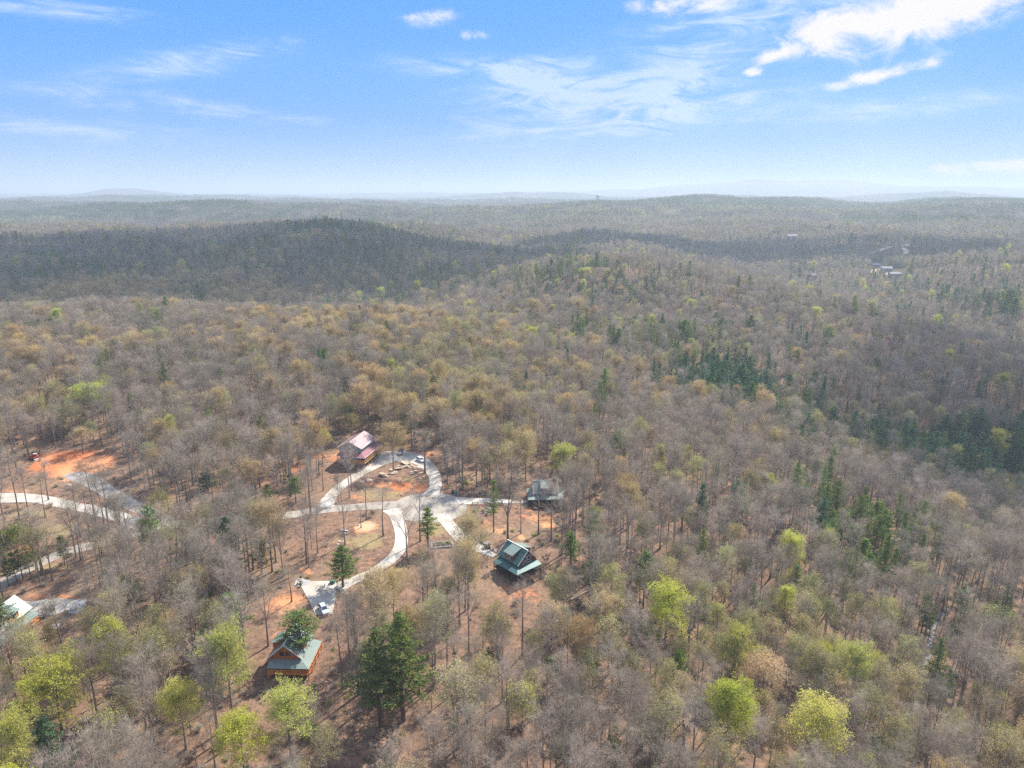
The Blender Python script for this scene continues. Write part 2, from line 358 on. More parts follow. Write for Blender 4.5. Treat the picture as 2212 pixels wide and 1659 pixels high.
# ------------------------------------------------------------------ road and drives
CONC = mat('concrete', (.51, .475, .42), .9, nscale=.2, col2=(.35, .31, .255), bump=.05, detail=8, spec=.2)
CONC2 = mat('grey_concrete', (.36, .35, .33), .9, nscale=.6, col2=(.31, .30, .28), spec=.2)
ASPH = mat('road_surface', (.36, .32, .27), .95, nscale=.16, col2=(.28, .245, .205), bump=.1, detail=8, spec=.15)
GRAV = mat('gravel', (.36, .335, .31), 1, nscale=1.6, col2=(.26, .24, .22), bump=.3, detail=8, spec=.1)
LANES = []                                 # centre lines with half widths, kept clear of trees
def catmull(P, n=8):
    P = [np.array(p, float) for p in P]; P = [2 * P[0] - P[1]] + P + [2 * P[-1] - P[-2]]; out = []
    for i in range(1, len(P) - 2):
        for t in np.arange(n) / n:
            a, b, c, d = P[i - 1:i + 3]
            out.append(.5 * (2 * b + (c - a) * t + (2 * a - 5 * b + 4 * c - d) * t * t + (3 * b - a - 3 * c + d) * t ** 3))
    out.append(P[-2]); return out
def lane(name, pts, m, lift, thick=.14, label=None):
    """pts: picture point x, y (2212-wide) and width in metres"""
    Q = []
    for x, y, w in pts: p = A(x, y); Q.append((p.x, p.y, w))
    Q = catmull(Q); LANES.append([(q[0], q[1], q[2] / 2 + .8) for q in Q])
    V, F, n = [], [], 5
    for i, q in enumerate(Q):
        t = (Q[min(i + 1, len(Q) - 1)] - Q[max(i - 1, 0)])[:2]; t /= np.linalg.norm(t); s = np.array([t[1], -t[0]])
        for k in range(n):
            c = q[:2] + s * q[2] * (k / (n - 1) - .5); V.append([c[0], c[1], 0, 1])
        for k in (n - 1, 0):
            c = q[:2] + s * q[2] * (k / (n - 1) - .5); V.append([c[0], c[1], 0, 0])
    V = np.array(V); V[:, 2] = height(V[:, 0], V[:, 1]) + np.where(V[:, 3] > 0, lift, lift - thick - .15)
    m_ = n + 2
    for i in range(len(Q) - 1):
        for k in range(m_): F.append((i * m_ + k, i * m_ + (k + 1) % m_, (i + 1) * m_ + (k + 1) % m_, (i + 1) * m_ + k))
    F += [tuple(range(m_)), tuple(range((len(Q) - 1) * m_, len(Q) * m_))[::-1]]
    b = MB(); b.v = V[:, :3].tolist(); b.f = F
    o = b.build(name, m); o['kind'] = 'structure'; return o
def padpoly(name, pts, m, lift):
    P = [A(x, y) for x, y in pts]; cx = sum(p.x for p in P) / len(P); cy = sum(p.y for p in P) / len(P)
    LANES.append([(cx, cy, max((Vector((p.x, p.y)) - Vector((cx, cy))).length for p in P) * .85)])
    rings = 5; V = []; n = len(P) * 4; B = []
    for i, p in enumerate(P):
        q = P[(i + 1) % len(P)]
        for t in range(4): B.append((p.x + (q.x - p.x) * t / 4, p.y + (q.y - p.y) * t / 4))
    V.append((cx, cy))
    for r_ in range(1, rings + 1): V += [(cx + (x - cx) * r_ / rings, cy + (y - cy) * r_ / rings) for x, y in B]
    V += B; V = np.array(V); Z = height(V[:, 0], V[:, 1]) + lift; Z[-n:] -= .3
    F = [(0, 1 + i, 1 + (i + 1) % n) for i in range(n)] + [(1 + r_ * n + i, 1 + (r_ + 1) * n + i, 1 + (r_ + 1) * n + (i + 1) % n, 1 + r_ * n + (i + 1) % n) for r_ in range(rings) for i in range(n)]
    b = MB(); b.v = np.column_stack([V, Z]).tolist(); b.f = F
    o = b.build(name, m); o['kind'] = 'structure'; return o
def zz(f, ox, oy):                                                  # a zoomed crop's own coordinates -> 2212-wide units
    return lambda x, y: ((ox + x / f) * .72005, (oy + y / f) * .72005)
Z1 = zz(2.458, 900, 1250); Z2 = zz(2.212, 0, 1250); ZH1 = zz(7.373, 1000, 1270); ZH2 = zz(11.06, 1540, 1400); ZH3 = zz(9.217, 1440, 1590)
ZH4 = zz(7.9, 760, 1860); ZH5 = zz(7.213, 0, 1780); ZCL = zz(7.373, 60, 1310); ZPD = zz(10.37, 860, 1700); ZF = zz(10.367, 1350, 1460)
ZE = zz(10.055, 1280, 1580); ZM = zz(7.373, 600, 1480); ZB = zz(12.29, 940, 1560); ZC = zz(15.8, 1160, 1340); Z7 = zz(1.44, 1536, 540); Z6 = zz(1.44, 0, 540)
Z5 = zz(1.835, 2200, 1400); Z4 = zz(2.064, 1600, 1500); Z3 = zz(2.458, 700, 1650)
lane('road', [(*Z1(900, 655), 9), (*Z1(620, 655), 6.6), (*Z1(400, 668), 5.6), (*Z1(150, 690), 5.6), (*Z2(1900, 655), 5.6), (*Z2(1500, 690), 5.6), (*Z2(1150, 715), 6), (*Z2(900, 775), 5.6),
              (*Z2(700, 835), 5.4), (*Z2(450, 895), 5.4), (*Z2(230, 985), 5.4), (*Z2(60, 1080), 5.4), (*Z2(-120, 1200), 5.4)], ASPH, .06)
def culdesac():
    c = A(*Z1(955, 668)); n, V, F = 40, [], []
    for r_ in (0.01, 3, 6, 9, 11, 12.6, 12.6):
        for i in range(n): V.append((c.x + r_ * 1.08 * cos(2 * pi * i / n), c.y + r_ * sin(2 * pi * i / n)))
    V = np.array(V); Z = height(V[:, 0], V[:, 1]) + .085; Z[-n:] -= .3
    for k in range(6):
        for i in range(n): F.append((k * n + i, (k + 1) * n + i, (k + 1) * n + (i + 1) % n, k * n + (i + 1) % n))
    b = MB(); b.v = np.column_stack([V, Z]).tolist(); b.f = F; o = b.build('turning_circle_road', ASPH); o['kind'] = 'structure'
    LANES.append([(c.x, c.y, 13.5)]); return c
CUL = culdesac()
lane('loop_driveway', [(*Z1(180, 668), 6.5), (*Z1(225, 590), 5), (*Z1(300, 515), 4.6), (*Z1(385, 458), 4.6), (*Z1(470, 405), 5), (*Z1(560, 350), 7.5), (*Z1(650, 300), 12), (*Z1(720, 292), 11.5), (*Z1(800, 297), 9.5),
                       (*Z1(880, 325), 7.5), (*Z1(950, 375), 6), (*Z1(992, 440), 5), (*Z1(1000, 500), 4.8), (*Z1(985, 545), 5), (*Z1(965, 580), 7)], CONC, .11)
lane('concrete_driveway', [(*Z1(680, 682), 7.5), (*Z1(705, 722), 5.2), (*Z1(730, 790), 4.4), (*Z1(748, 870), 4.2), (*Z1(742, 950), 4.2), (*Z1(705, 1020), 4), (*Z1(630, 1085), 3.8), (*Z1(540, 1145), 3.6), (*Z1(440, 1190), 3.6), (*Z1(350, 1230), 4),
                           (*Z1(270, 1262), 7)], CONC, .11)
padpoly('parking_pad', [ZPD(465, 650), ZPD(780, 455), ZPD(1400, 462), ZPD(1560, 600), ZPD(1500, 1100), ZPD(1420, 1480), ZPD(900, 1500)], CONC, .14)
padpoly('corner_pad', [ZPD(225, 585), ZPD(285, 430), ZPD(410, 350), ZPD(480, 365), ZPD(775, 450), ZPD(462, 648)], CONC2, .10)
lane('cabin_driveway', [(*Z1(1025, 718), 6), (*Z1(1062, 755), 5), (*Z1(1110, 810), 5), (*Z1(1165, 870), 5.2), (*Z1(1225, 925), 5.6), (*Z1(1290, 960), 5.6), (*Z1(1360, 992), 3.6), (*Z1(1440, 1028), 2.2)], CONC, .12)
lane('east_driveway', [(*Z1(1080, 618), 6), (*Z1(1130, 618), 6), (*Z1(1200, 622), 5.6), (*Z1(1300, 625), 5), (*Z1(1400, 622), 4.4), (*Z1(1500, 625), 3.4), (*Z1(1620, 630), 2), (*Z1(1700, 625), 1.6)], CONC, .12)
lane('west_driveway', [(*Z2(960, 725), 7), (*Z2(820, 675), 6), (*Z2(640, 625), 5.5), (*Z2(420, 580), 5.5), (*Z2(260, 548), 6), (*Z2(100, 540), 8), (*Z2(-60, 545), 9), (*Z2(-300, 560), 7)], CONC, .11)
lane('gravel_driveway', [(*Z2(1120, 695), 5), (*Z2(1000, 640), 5.5), (*Z2(880, 590), 6), (*Z2(760, 525), 6), (*Z2(660, 465), 6.5), (*Z2(580, 415), 8), (*Z2(500, 392), 7), (*Z2(440, 385), 3)], GRAV, .09)
lane('cabin_yard_pad', [(*ZH5(-200, 400), 8), (*ZH5(150, 370), 8), (*ZH5(560, 380), 9), (*ZH5(950, 330), 9), (*ZH5(1300, 280), 8), (*ZH5(1620, 200), 3)], CONC, .12)
lane('grey_yard_pad', [(*ZH5(1480, 330), 5), (*ZH5(1640, 290), 7), (*ZH5(1850, 250), 6)], CONC2, .10)
CLEAR = list(LANES)
# ------------------------------------------------------------------ trees
def nrm(v): return v / (np.linalg.norm(v, axis=-1, keepdims=True) + 1e-9)
def tubes(segs, mi):
    """segs: (p0, p1, r0, r1, sides) -> vertices, faces, material"""
    V, F, M = [], [], []
    for p0, p1, r0, r1, n, *mm in segs:
        mj = mm[0] if mm else mi; d = nrm(p1 - p0); a = nrm(np.cross(d, [0.31, .95, .02] if abs(d[2]) > .9 else [0, 0, 1.])); b = np.cross(d, a); k = len(V)
        for p, r_ in ((p0, r0), (p1, r1)):
            for i in range(n):
                t = 2 * pi * i / n; V.append(p + (a * cos(t) + b * sin(t)) * r_)
        F += [(k + i, k + (i + 1) % n, k + n + (i + 1) % n, k + n + i) for i in range(n)]; M += [mj] * n
    return np.array(V).reshape(-1, 3), F, M
def ribbons(P, D, w, mi):
    """thin tapering twigs"""
    if len(P) == 0: return np.zeros((0, 3)), [], []
    s = nrm(np.cross(D, R.normal(size=D.shape))) * np.asarray(w).reshape(-1, 1) * .5
    V = np.stack([P - s, P + s, P + D], 1).reshape(-1, 3); n = len(P)
    return V, [(3 * i, 3 * i + 1, 3 * i + 2) for i in range(n)], [mi] * n
def cards(P, size, mi, aspect=.8, up=0.0):
    n = len(P)
    if n == 0: return np.zeros((0, 3)), [], []
    a = nrm(R.normal(size=(n, 3)) * [1, 1, 1 - up]); b = nrm(np.cross(a, R.normal(size=(n, 3)))) * aspect
    sz = (size * R.uniform(.6, 1.4, n))[:, None] * .5
    V = np.stack([P - a * sz - b * sz * .3, P + b * sz, P + a * sz + b * sz * .3, P - b * sz], 1).reshape(-1, 3)
    return V, [(4 * i, 4 * i + 1, 4 * i + 2, 4 * i + 3) for i in range(n)], [mi] * n
def cat_(parts):
    V, F, M, k = [], [], [], 0
    for v, f, m in parts:
        V.append(v); F += [tuple(i + k for i in q) for q in f]; M += m; k += len(v)
    return np.concatenate(V), F, M
def hardwood(H, Rc, cs, leaf=None, nlimb=15, lod=0, fork=0, leafn=8, leafsz=.3, tw=.026, lean=0., bare=0.0, leafz=0.0):
    """trunk (with limbs) and crown (fine branches, twigs, leaves); leaf = material slot or None"""
    u = R.uniform; r0 = H * .0125 + .03
    tr, fine = [], []; lp = np.array([u(-1, 1), u(-1, 1), 0]) * lean * H
    def axis(z): t = z / H; return np.array([0, 0, z]) + lp * t * t + np.array([sin(t * 5 + ph1), cos(t * 4 + ph2), 0]) * .012 * H * t
    ph1, ph2 = u(0, 6), u(0, 6); hs = np.linspace(0, H * .93, 9); pts = [axis(z) for z in hs]; pts[0][2] = -.6
    rad_ = lambda z: r0 * (1 - .9 * (z / H) ** .9) + .015
    n_s = 7 if lod == 0 else 4
    tr += [(pts[i], pts[i + 1], rad_(hs[i]) * (1.5 if i == 0 else 1), rad_(hs[i + 1]), n_s) for i in range(8)]
    limbs = []; az = u(0, 6)
    for k in range(nlimb):
        t = (k + u(0, .7)) / nlimb; z = H * (cs + (.93 - cs) * t ** .9); az += 2.4 + u(-.5, .5)
        env = (.62 + .38 * sin(pi * min(1, t * .9 + .12))) * (1 - .5 * t ** 2.2) * u(.75, 1.15)
        pol = rad(62 - 40 * t + u(-8, 8)); Ln = Rc * env / max(sin(pol), .42); Ln = min(Ln, (H * 1.0 - z) / max(cos(pol), .3) * 1.0 + 1.2)
        if fork and k < fork: pol = rad(u(16, 28)); Ln = (H - z) * .95; 
        d = np.array([cos(az) * sin(pol), sin(az) * sin(pol), cos(pol)]); p = axis(z); r_ = max(rad_(z) * (.75 if fork and k < fork else .42), .03)
        q = [p]; dd = d.copy()
        for s_ in range(3):
            dd = nrm(dd + np.array([u(-.18, .18), u(-.18, .18), u(.02, .22)])); q.append(q[-1] + dd * Ln / 3)
        limbs.append((q, r_, Ln))
        for s_ in range(3): tr.append((q[s_], q[s_ + 1], r_ * (1 - .3 * s_), r_ * (1 - .3 * (s_ + 1)), 5 if lod == 0 else 3))
    TP, TD = [], []
    nsub = (6 if lod == 0 else 4)
    for q, r_, Ln in limbs + [([axis(H * .7), axis(H * .8), axis(H * .87), axis(H * .93)], .05, H * .25)]:
        for j in range(nsub):
            t = .22 + .78 * (j + u(0, .9)) / nsub; i = min(int(t * 3), 2); f = t * 3 - i; p = q[i] * (1 - f) + q[i + 1] * f
            base = nrm(q[i + 1] - q[i]); side = nrm(np.cross(base, R.normal(size=3))); d = nrm(base * .75 + side * u(.5, 1.0) + [0, 0, .2])
            L2 = Ln * u(.3, .5) * (1.15 - .5 * t) + .5; m = p + d * L2 * .5; d2 = nrm(d + R.normal(size=3) * .22 + [0, 0, .15]); e = m + d2 * L2 * .5
            r2 = max(r_ * .35, .022)
            if lod < 2: fine.append((p, m, r2, r2 * .7, 3)); fine.append((m, e, r2 * .7, .010, 3))
            for s_ in range(10 if lod == 0 else 6):
                g = u(.15, 1.0); pp = p + (m - p) * g * 2 if g < .5 else m + (e - m) * (g * 2 - 1)
                TP.append(pp); TD.append(nrm(nrm(e - p) * .8 + R.normal(size=3) * .62 + [0, 0, .22]) * u(.8, 1.9))
    TP, TD = np.array(TP), np.array(TD); n = len(TP); tr = [(a, b, c, d, s_, 3 if i >= 8 else 0) for i, (a, b, c, d, s_) in enumerate(tr)]
    if lod == 0: ch = 4; w1, w2 = tw * 1.25, tw * .8
    elif lod == 1: ch = 2; w1, w2 = tw * 2.2, tw * 1.7
    else: ch = 0; w1, w2 = tw * 5.5, 0
    parts = [tubes(fine, 0)] if fine else []
    parts.append(ribbons(TP, TD, np.full(n, w1), 1))
    E = [TP + TD]
    for c in range(ch):
        t = R.uniform(.25, .95, (n, 1)); p = TP + TD * t; d = nrm(nrm(TD) * .7 + R.normal(size=(n, 3)) * .65 + [0, 0, .15]) * R.uniform(.35, .95, (n, 1))
        parts.append(ribbons(p, d, np.full(n, w2), 1)); E.append(p + d)
    E = np.concatenate(E)
    if leaf is not None:
        keep = E[R.uniform(size=len(E)) > bare]
        if leafz: zt = (keep[:, 2] / H); keep = keep[R.uniform(size=len(keep)) < np.clip((zt - leafz) * 4 + .35, .12, 1)]
        if lod == 2: k = max(1, leafn // 5); sz = leafsz * 3.0
        elif lod == 1: k = max(1, leafn // 3); sz = leafsz * 1.6
        else: k = max(1, leafn // 4); sz = leafsz
        Pq = np.repeat(keep, k, 0); Pq = Pq + R.normal(size=Pq.shape) * (.20 if lod == 0 else .35)
        if lod == 1: Pq = Pq[R.uniform(size=len(Pq)) < .8]
        parts.append(cards(Pq, sz, 2))
    trunk = tubes(tr, 0); return trunk, cat_(parts)
def conifer(H, Rc, cs, lod=0, top=.75, dens=1.0, flat=.15, sz=.42, tuft=9, wob=.2):
    u = R.uniform; r0 = H * .0115 + .04; hs = np.linspace(-.5, H, 9); ph = u(0, 6)
    ax = lambda z: np.array([sin(z / H * 3 + ph) * .1, cos(z / H * 3.3 + ph) * .1, z])
    tr = [(ax(hs[i]), ax(hs[i + 1]), r0 * (1 - .93 * max(hs[i], 0) / H), r0 * (1 - .93 * hs[i + 1] / H), 7 if lod == 0 else 4) for i in range(8)]
    fine, TP = [], []; z = cs * H; az = 0; bump = [u(.6, 1.2) for _ in range(12)]
    while z < H * .985:
        t = (z / H - cs) / (1 - cs); prof = (1 - t) ** top * (.72 + .28 * min(1, t * 5)) * bump[int(t * 11.9)]
        for k in range(max(3, int(R.integers(4, 6) * (1 - .2 * t)))):
            az += 2 * pi / 5 + u(-.4, .4); Ln = max(Rc * prof * u(1 - wob * 1.6, 1 + wob), .35)
            d = nrm(np.array([cos(az), sin(az), u(-.1, .25) + .5 * t])); p = ax(z + u(-.2, .2)); m = p + d * Ln * .55; e = m + nrm(d + [0, 0, flat + u(0, .2)]) * Ln * .45
            rr = max(.012 * Ln + .012, .02); fine.append((p, m, rr, rr * .6, 3)); 
            if lod == 0: fine.append((m, e, rr * .6, .012, 3))
            nt_ = max(2, int(Ln * (1.9 if lod == 0 else (1.2 if lod == 1 else .8)) * dens))
            for s_ in range(nt_):
                g = .28 + .72 * (s_ + u(0, 1)) / nt_; q = p + (m - p) * g / .55 if g < .55 else m + (e - m) * (g - .55) / .45
                sd = nrm(np.cross(d, [0, 0, 1.])) * u(-1, 1) * Ln * .34 * (1.15 - g); TP.append(q + sd + [0, 0, u(-.1, .15)])
        z += H * (.026 if lod == 0 else (.042 if lod == 1 else .06)) * u(.8, 1.25) + .12
    TP = np.array(TP); k = tuft if lod == 0 else (4 if lod == 1 else 2)
    if lod == 0:
        P = np.repeat(TP, k, 0) + R.normal(size=(len(TP) * k, 3)) * [.3, .3, .14]; cr = cards(P, sz, 2, .45, .35)
    else:
        P = np.repeat(TP, k, 0) + R.normal(size=(len(TP) * k, 3)) * [.45, .45, .22]; cr = cards(P, sz * (1.9 if lod == 1 else 3.4), 2, .6, .3)
    return tubes(tr, 0), cat_([tubes(fine, 0), cr])
def shrub(H, Rc, n=1500, sz=.22, green=True):
    """many stems from the ground and a rounded leafy or twiggy top"""
    u = R.uniform; tr = []; P = []; D = []
    for k in range(9):
        a = u(0, 6.3); e = np.array([cos(a) * Rc * u(.2, .7), sin(a) * Rc * u(.2, .7), H * u(.5, .8)]); tr.append((np.array([0, 0, -.2]), e, .05, .02, 4))
        for j in range(14): P.append(e * u(.35, 1)); D.append(nrm(nrm(e) + R.normal(size=3) * .7 + [0, 0, .3]) * u(.5, 1.1) * H * .3)
    P, D = np.array(P), np.array(D); parts = [ribbons(P, D, np.full(len(P), .03), 1), ribbons(P + D * .5, R.normal(size=D.shape) * .3, np.full(len(P), .02), 1)]
    if green:
        v = nrm(R.normal(size=(n, 3))) * R.uniform(.35, 1.0, (n, 1)) ** .6 * (1 + .22 * np.sin(R.normal(size=(n, 1)) * 3)); v[:, 2] = np.abs(v[:, 2])
        parts.append(cards(v * [Rc, Rc, H * .85] * .95 + [0, 0, H * .15], sz, 2))
    else:
        Q = np.repeat(P + D, 6, 0); parts.append(ribbons(Q, R.normal(size=Q.shape) * .45 + [0, 0, .2], np.full(len(Q), .02), 1))
    return tubes(tr, 0), cat_(parts)

KINDS = {}
def kind(key, name, cat, phrases, make, n, mats, lo=True):
    """phrases: one per shape; make(i, lod) -> trunk, crown"""
    vs = []
    for i in range(n):
        t, c = make(i, 0); H = c[0][:, 2].max(); w = np.percentile(np.hypot(c[0][:, 0], c[0][:, 1]), 97)
        tm = mesh_from(name + '_trunk', t[0], t[1], mats, t[2]); cm = mesh_from(name + '_crown', c[0], c[1], mats, c[2])
        vs.append(dict(t=tm, c=cm, H=H, w=w, ph=phrases[i % len(phrases)]))
    cols = []
    for lod in (0, 1, 2) if lo else ():
        col = bpy.data.collections.new(f'{name}_source_{lod}')
        for i in range(n if lod == 0 else (4 if lod == 1 else 5)):
            t, c = make(i % n, lod) if lod else (None, None)
            if lod == 0:
                bm = bmesh.new(); bm.from_mesh(vs[i]['t']); bm.from_mesh(vs[i]['c']); me = bpy.data.meshes.new(name + '_whole'); bm.to_mesh(me); bm.free()
                for m in mats: me.materials.append(m)
            else:
                v, f, m = cat_([t, c]); me = mesh_from(name + '_whole', v, f, mats, m)
            col.objects.link(bpy.data.objects.new(f'{name}_source_{lod}_{i}', me))
        cols.append(col)
    KINDS[key] = dict(name=name, cat=cat, v=vs, cols=cols)
u = R.uniform
kind('bare', 'bare_tree', 'tree', ['tall narrow bare tree', 'broad bare brown tree', 'forked bare grey tree', 'slim bare grey tree', 'wide bare pale tree', 'tall bare open tree'],
     lambda i, l: hardwood([21, 20, 20, 18, 21, 23][i], [4.0, 5.8, 5.2, 3.0, 6.2, 4.6][i], [.5, .42, .36, .5, .4, .55][i], lod=l, fork=[0, 0, 3, 0, 4, 2][i], nlimb=[14, 16, 14, 11, 17, 13][i], lean=[.01, .03, .03, .04, .02, .02][i]),
     6, [BARK, TWIG, LIME, LIMB])
kind('tan', 'budding_oak', 'tree', ['rounded tan budding oak', 'wide tan budding oak', 'tall orange tan budding oak'],
     lambda i, l: hardwood([19, 18, 20][i], [5.4, 6.4, 5.6][i], .40, leaf=1, lod=l, fork=[0, 3, 2][i], nlimb=18, leafn=8, leafsz=.24, bare=.35, leafz=.4, lean=.02), 3, [BARK, TWIG, TAN, LIMB])
kind('lime', 'leafing_tree', 'tree', ['bright lime green leafing tree', 'rounded lime green leafing tree', 'tall lime green leafing tree'],
     lambda i, l: hardwood([22, 18, 20][i], [5.0, 4.4, 3.6][i], .30, leaf=1, lod=l, nlimb=18, leafn=13, leafsz=.225, leafz=.5, bare=.18, lean=.01), 3, [BARK, TWIG, LIME, LIMB])
kind('olive', 'pale_leafing_tree', 'tree', ['pale olive leafing tree', 'thin yellowish leafing tree', 'slim olive leafing tree'],
     lambda i, l: hardwood([17, 18, 15][i], [4.2, 4.6, 2.8][i], .36, leaf=1, lod=l, nlimb=15, leafn=4, leafsz=.26, bare=.45, lean=.03), 3, [BARK, TWIG, OLIVE, LIMB])
kind('pine', 'pine_tree', 'pine tree', ['bare stemmed green pine', 'rounded dark green pine', 'slim dark green pine', 'flat topped green pine', 'broad full green pine'],
     lambda i, l: conifer([20, 17, 18, 21, 24][i], [3.8, 4.0, 2.8, 3.6, 5.6][i], [.42, .34, .38, .46, .26][i], lod=l, top=[.55, .5, .7, .45, .72][i], wob=.3, dens=[1, 1.1, 1, 1, 1.15][i], tuft=[10, 10, 10, 10, 11][i], sz=.46), 5, [PBARK, TWIG, PINE])
kind('wpine', 'white_pine_tree', 'pine tree', ['layered blue green conical pine', 'broad layered blue green pine', 'tall tiered blue green pine'],
     lambda i, l: conifer([20, 18, 24][i], [5.4, 6.0, 5.6][i], [.16, .14, .22][i], lod=l, top=[.8, .75, .85][i], wob=.25, sz=.52, tuft=9, dens=1.15), 3, [PBARK, TWIG, WPINE])
kind('sap', 'thin_sapling', 'tree', ['thin bare sapling', 'small bare understorey tree'],
     lambda i, l: hardwood([9, 8][i], [1.8, 2.6][i], [.35, .25][i], nlimb=9, lod=l, lean=.05, tw=.022), 2, [BARK, TWIG, LIME, LIMB])
kind('shrub', 'evergreen_shrub', 'shrub', ['rounded evergreen shrub', 'low evergreen shrub'],
     lambda i, l: shrub([3.6, 2.4][i], [2.2, 2.0][i]), 2, [BARK, TWIG, PINE], lo=False)
kind('brush', 'bare_shrub', 'shrub', ['low bare brown shrub'], lambda i, l: shrub(2.6, 1.9, green=False), 1, [BARK, TWIG, PINE], lo=False)

# ---- where trees stand
TREES = []                                                            # dict(k, i, x, y, h (metres), w (width factor), rz, hero label)
def hero(k, bx, by, ty, wid=None, i=None, label=None):
    """a tree singled out in the photo: foot and top in 2212-wide units, crown width likewise"""
    p = A(bx, by); vs = KINDS[k]['v']; i = int(R.integers(len(vs))) if i is None else i; v = vs[i]
    lo_, hi_ = 1.0, 45.0; 
    for _ in range(30):
        m = (lo_ + hi_) / 2; yy = project(p.x, p.y, p.z + m)[1] * 2.16016
        if yy > ty: lo_ = m
        else: hi_ = m
    h = m; f = project(p.x, p.y, p.z)[2]; wm = wid / 2.16016 * f / FPX / 2 if wid else v['w'] * h / v['H']
    TREES.append(dict(k=k, i=i, x=p.x, y=p.y, h=h, w=min(max(wm / v['w'] / (h / v['H']), .4), 2.6), rz=u(0, 6.28), hero=label or True, r=wm)); return p
H_ = hero
H_('lime', 1433, 1437, 1248, 112, 0, 'big lime green tree in front of bare woods, largest of the leafing trees')
H_('lime', 1215, 1062, 955, 64, 1, 'bright yellow green tree beyond the small chimney cabin'); H_('lime', 202, 922, 824, 92, 1, 'lime green tree among tan oaks beyond the red clay pad')
H_('lime', 1262, 905, 844, 42, 1, 'small round lime tree beyond the loop drive, alone among bare trees'); H_('lime', 1247, 728, 689, 30, 1, 'far small lime tree alone near the foot of the lit spur')
H_('olive', 1412, 905, 851, 46, 0); H_('olive', 1592, 962, 902, 36, 2); H_('lime', 1688, 1368, 1260, 46, 2, 'narrow lime tree standing between bare trees right of the big lime tree')
H_('lime', 1797, 1458, 1380, 72, 1, 'round lime tree low on the slope above the creek bed'); H_('lime', 1562, 1645, 1462, 112, 2, 'tall lime tree with pointed crown at the bottom edge'); H_('olive', 1505, 1500, 1385, 60, 1)
H_('lime', 630, 1640, 1478, 125, 0, 'lime tree standing just in front of the orange log cabin'); H_('lime', 402, 1618, 1468, 100, 1, 'lime tree left of the orange log cabin'); H_('lime', 142, 1612, 1412, 150, 0, 'big lime tree low in the left corner, nearer than the orange railings')
H_('lime', 530, 1690, 1543, 115, 1, 'lime tree cut by the bottom edge below the orange log cabin'); H_('lime', 1748, 1700, 1500, 135, 1, 'yellow green tree cut by the bottom edge, right of the pointed lime tree')
H_('olive', 1945, 1645, 1540, 72, 0); H_('olive', 2055, 1640, 1525, 70, 1); H_('olive', 1920, 1400, 1300, 62, 0); H_('olive', 1105, 1048, 953, 84, 0, 'pale green tree between the turning circle and the bright lime tree')
H_('tan', 1645, 1535, 1408, 105, 0); H_('lime', 2115, 1168, 1124, 46, 1); H_('lime', 1290, 1140, 1098, 36, 1); H_('olive', 1700, 1055, 995, 62, 0, 'yellowish round tree alone beyond the lone blue green pine')
H_('lime', 965, 755, 714, 46, 1); H_('lime', 1005, 790, 740, 40, 1); H_('lime', 825, 800, 768, 34, 2); H_('olive', 1085, 1410, 1335, 62, 1); H_('olive', 1470, 1450, 1380, 52, 1); H_('lime', 728, 780, 742, 40, 1)
H_('lime', 695, 975, 925, 44, 1); H_('olive', 410, 1000, 935, 50, 0); H_('olive', 500, 1080, 1005, 60, 1); H_('olive', 2010, 870, 838, 44, 0); H_('lime', 1620, 735, 700, 26, 1); H_('olive', 1560, 750, 712, 40, 0)
H_('lime', 1655, 1090, 1020, 40, 1); H_('olive', 530, 1480, 1410, 60, 0); H_('olive', 2140, 1420, 1310, 120, 1); H_('lime', 1480, 1015, 960, 30, 1); H_('olive', 345, 1440, 1350, 130, 0); H_('lime', 1165, 900, 868, 36, 1)
H_('tan', 850, 1021, 908, 64, 0, 'orange tan oak standing at the loop drive beside the red roofed house')
for a in [(745, 905, 850, 60), (905, 870, 830, 55), (640, 720, 680, 60), (880, 700, 668, 45), (560, 720, 668, 70), (400, 700, 662, 60), (300, 690, 655, 60), (250, 700, 665, 50), (180, 690, 652, 40), (120, 880, 830, 70),
          (80, 920, 860, 60), (60, 820, 765, 60), (1060, 920, 870, 60), (1010, 960, 895, 60), (620, 760, 720, 60), (700, 740, 710, 60), (770, 770, 735, 60), (945, 890, 850, 40), (870, 950, 905, 50), (1085, 985, 920, 60),
          (180, 980, 920, 60), (345, 700, 670, 40), (470, 745, 705, 60), (25, 700, 668, 50), (760, 950, 890, 40)]: H_('tan', *a)
H_('pine', 822, 1568, 1355, 135, 4, 'large green pine at the foot of the picture, left one of the big pair'); H_('pine', 872, 1556, 1322, 148, 4, 'large green pine, taller right one of the big pair')
H_('pine', 742, 1268, 1178, 80, 4, 'round green pine beside the concrete parking pad'); H_('pine', 651, 1428, 1318, 140, 3, 'open green pine growing in front of the orange log cabin roof')
H_('pine', 504, 1402, 1280, 92, 2, 'dark leaning pine left of the orange log cabin'); H_('pine', 280, 1312, 1238, 62, 1); H_('pine', 566, 1240, 1160, 52, 1); H_('pine', 927, 878, 794, 56, 0); H_('pine', 926, 1190, 1095, 50, 2, 'green pine in front of the turning circle')
H_('wpine', 1588, 1122, 1034, 60, 0, 'lone blue green conical pine among bare trees'); H_('wpine', 1780, 1125, 1050, 58, 0); H_('pine', 1067, 1150, 1035, 32, 2, 'slim green pine beside the east drive fence')
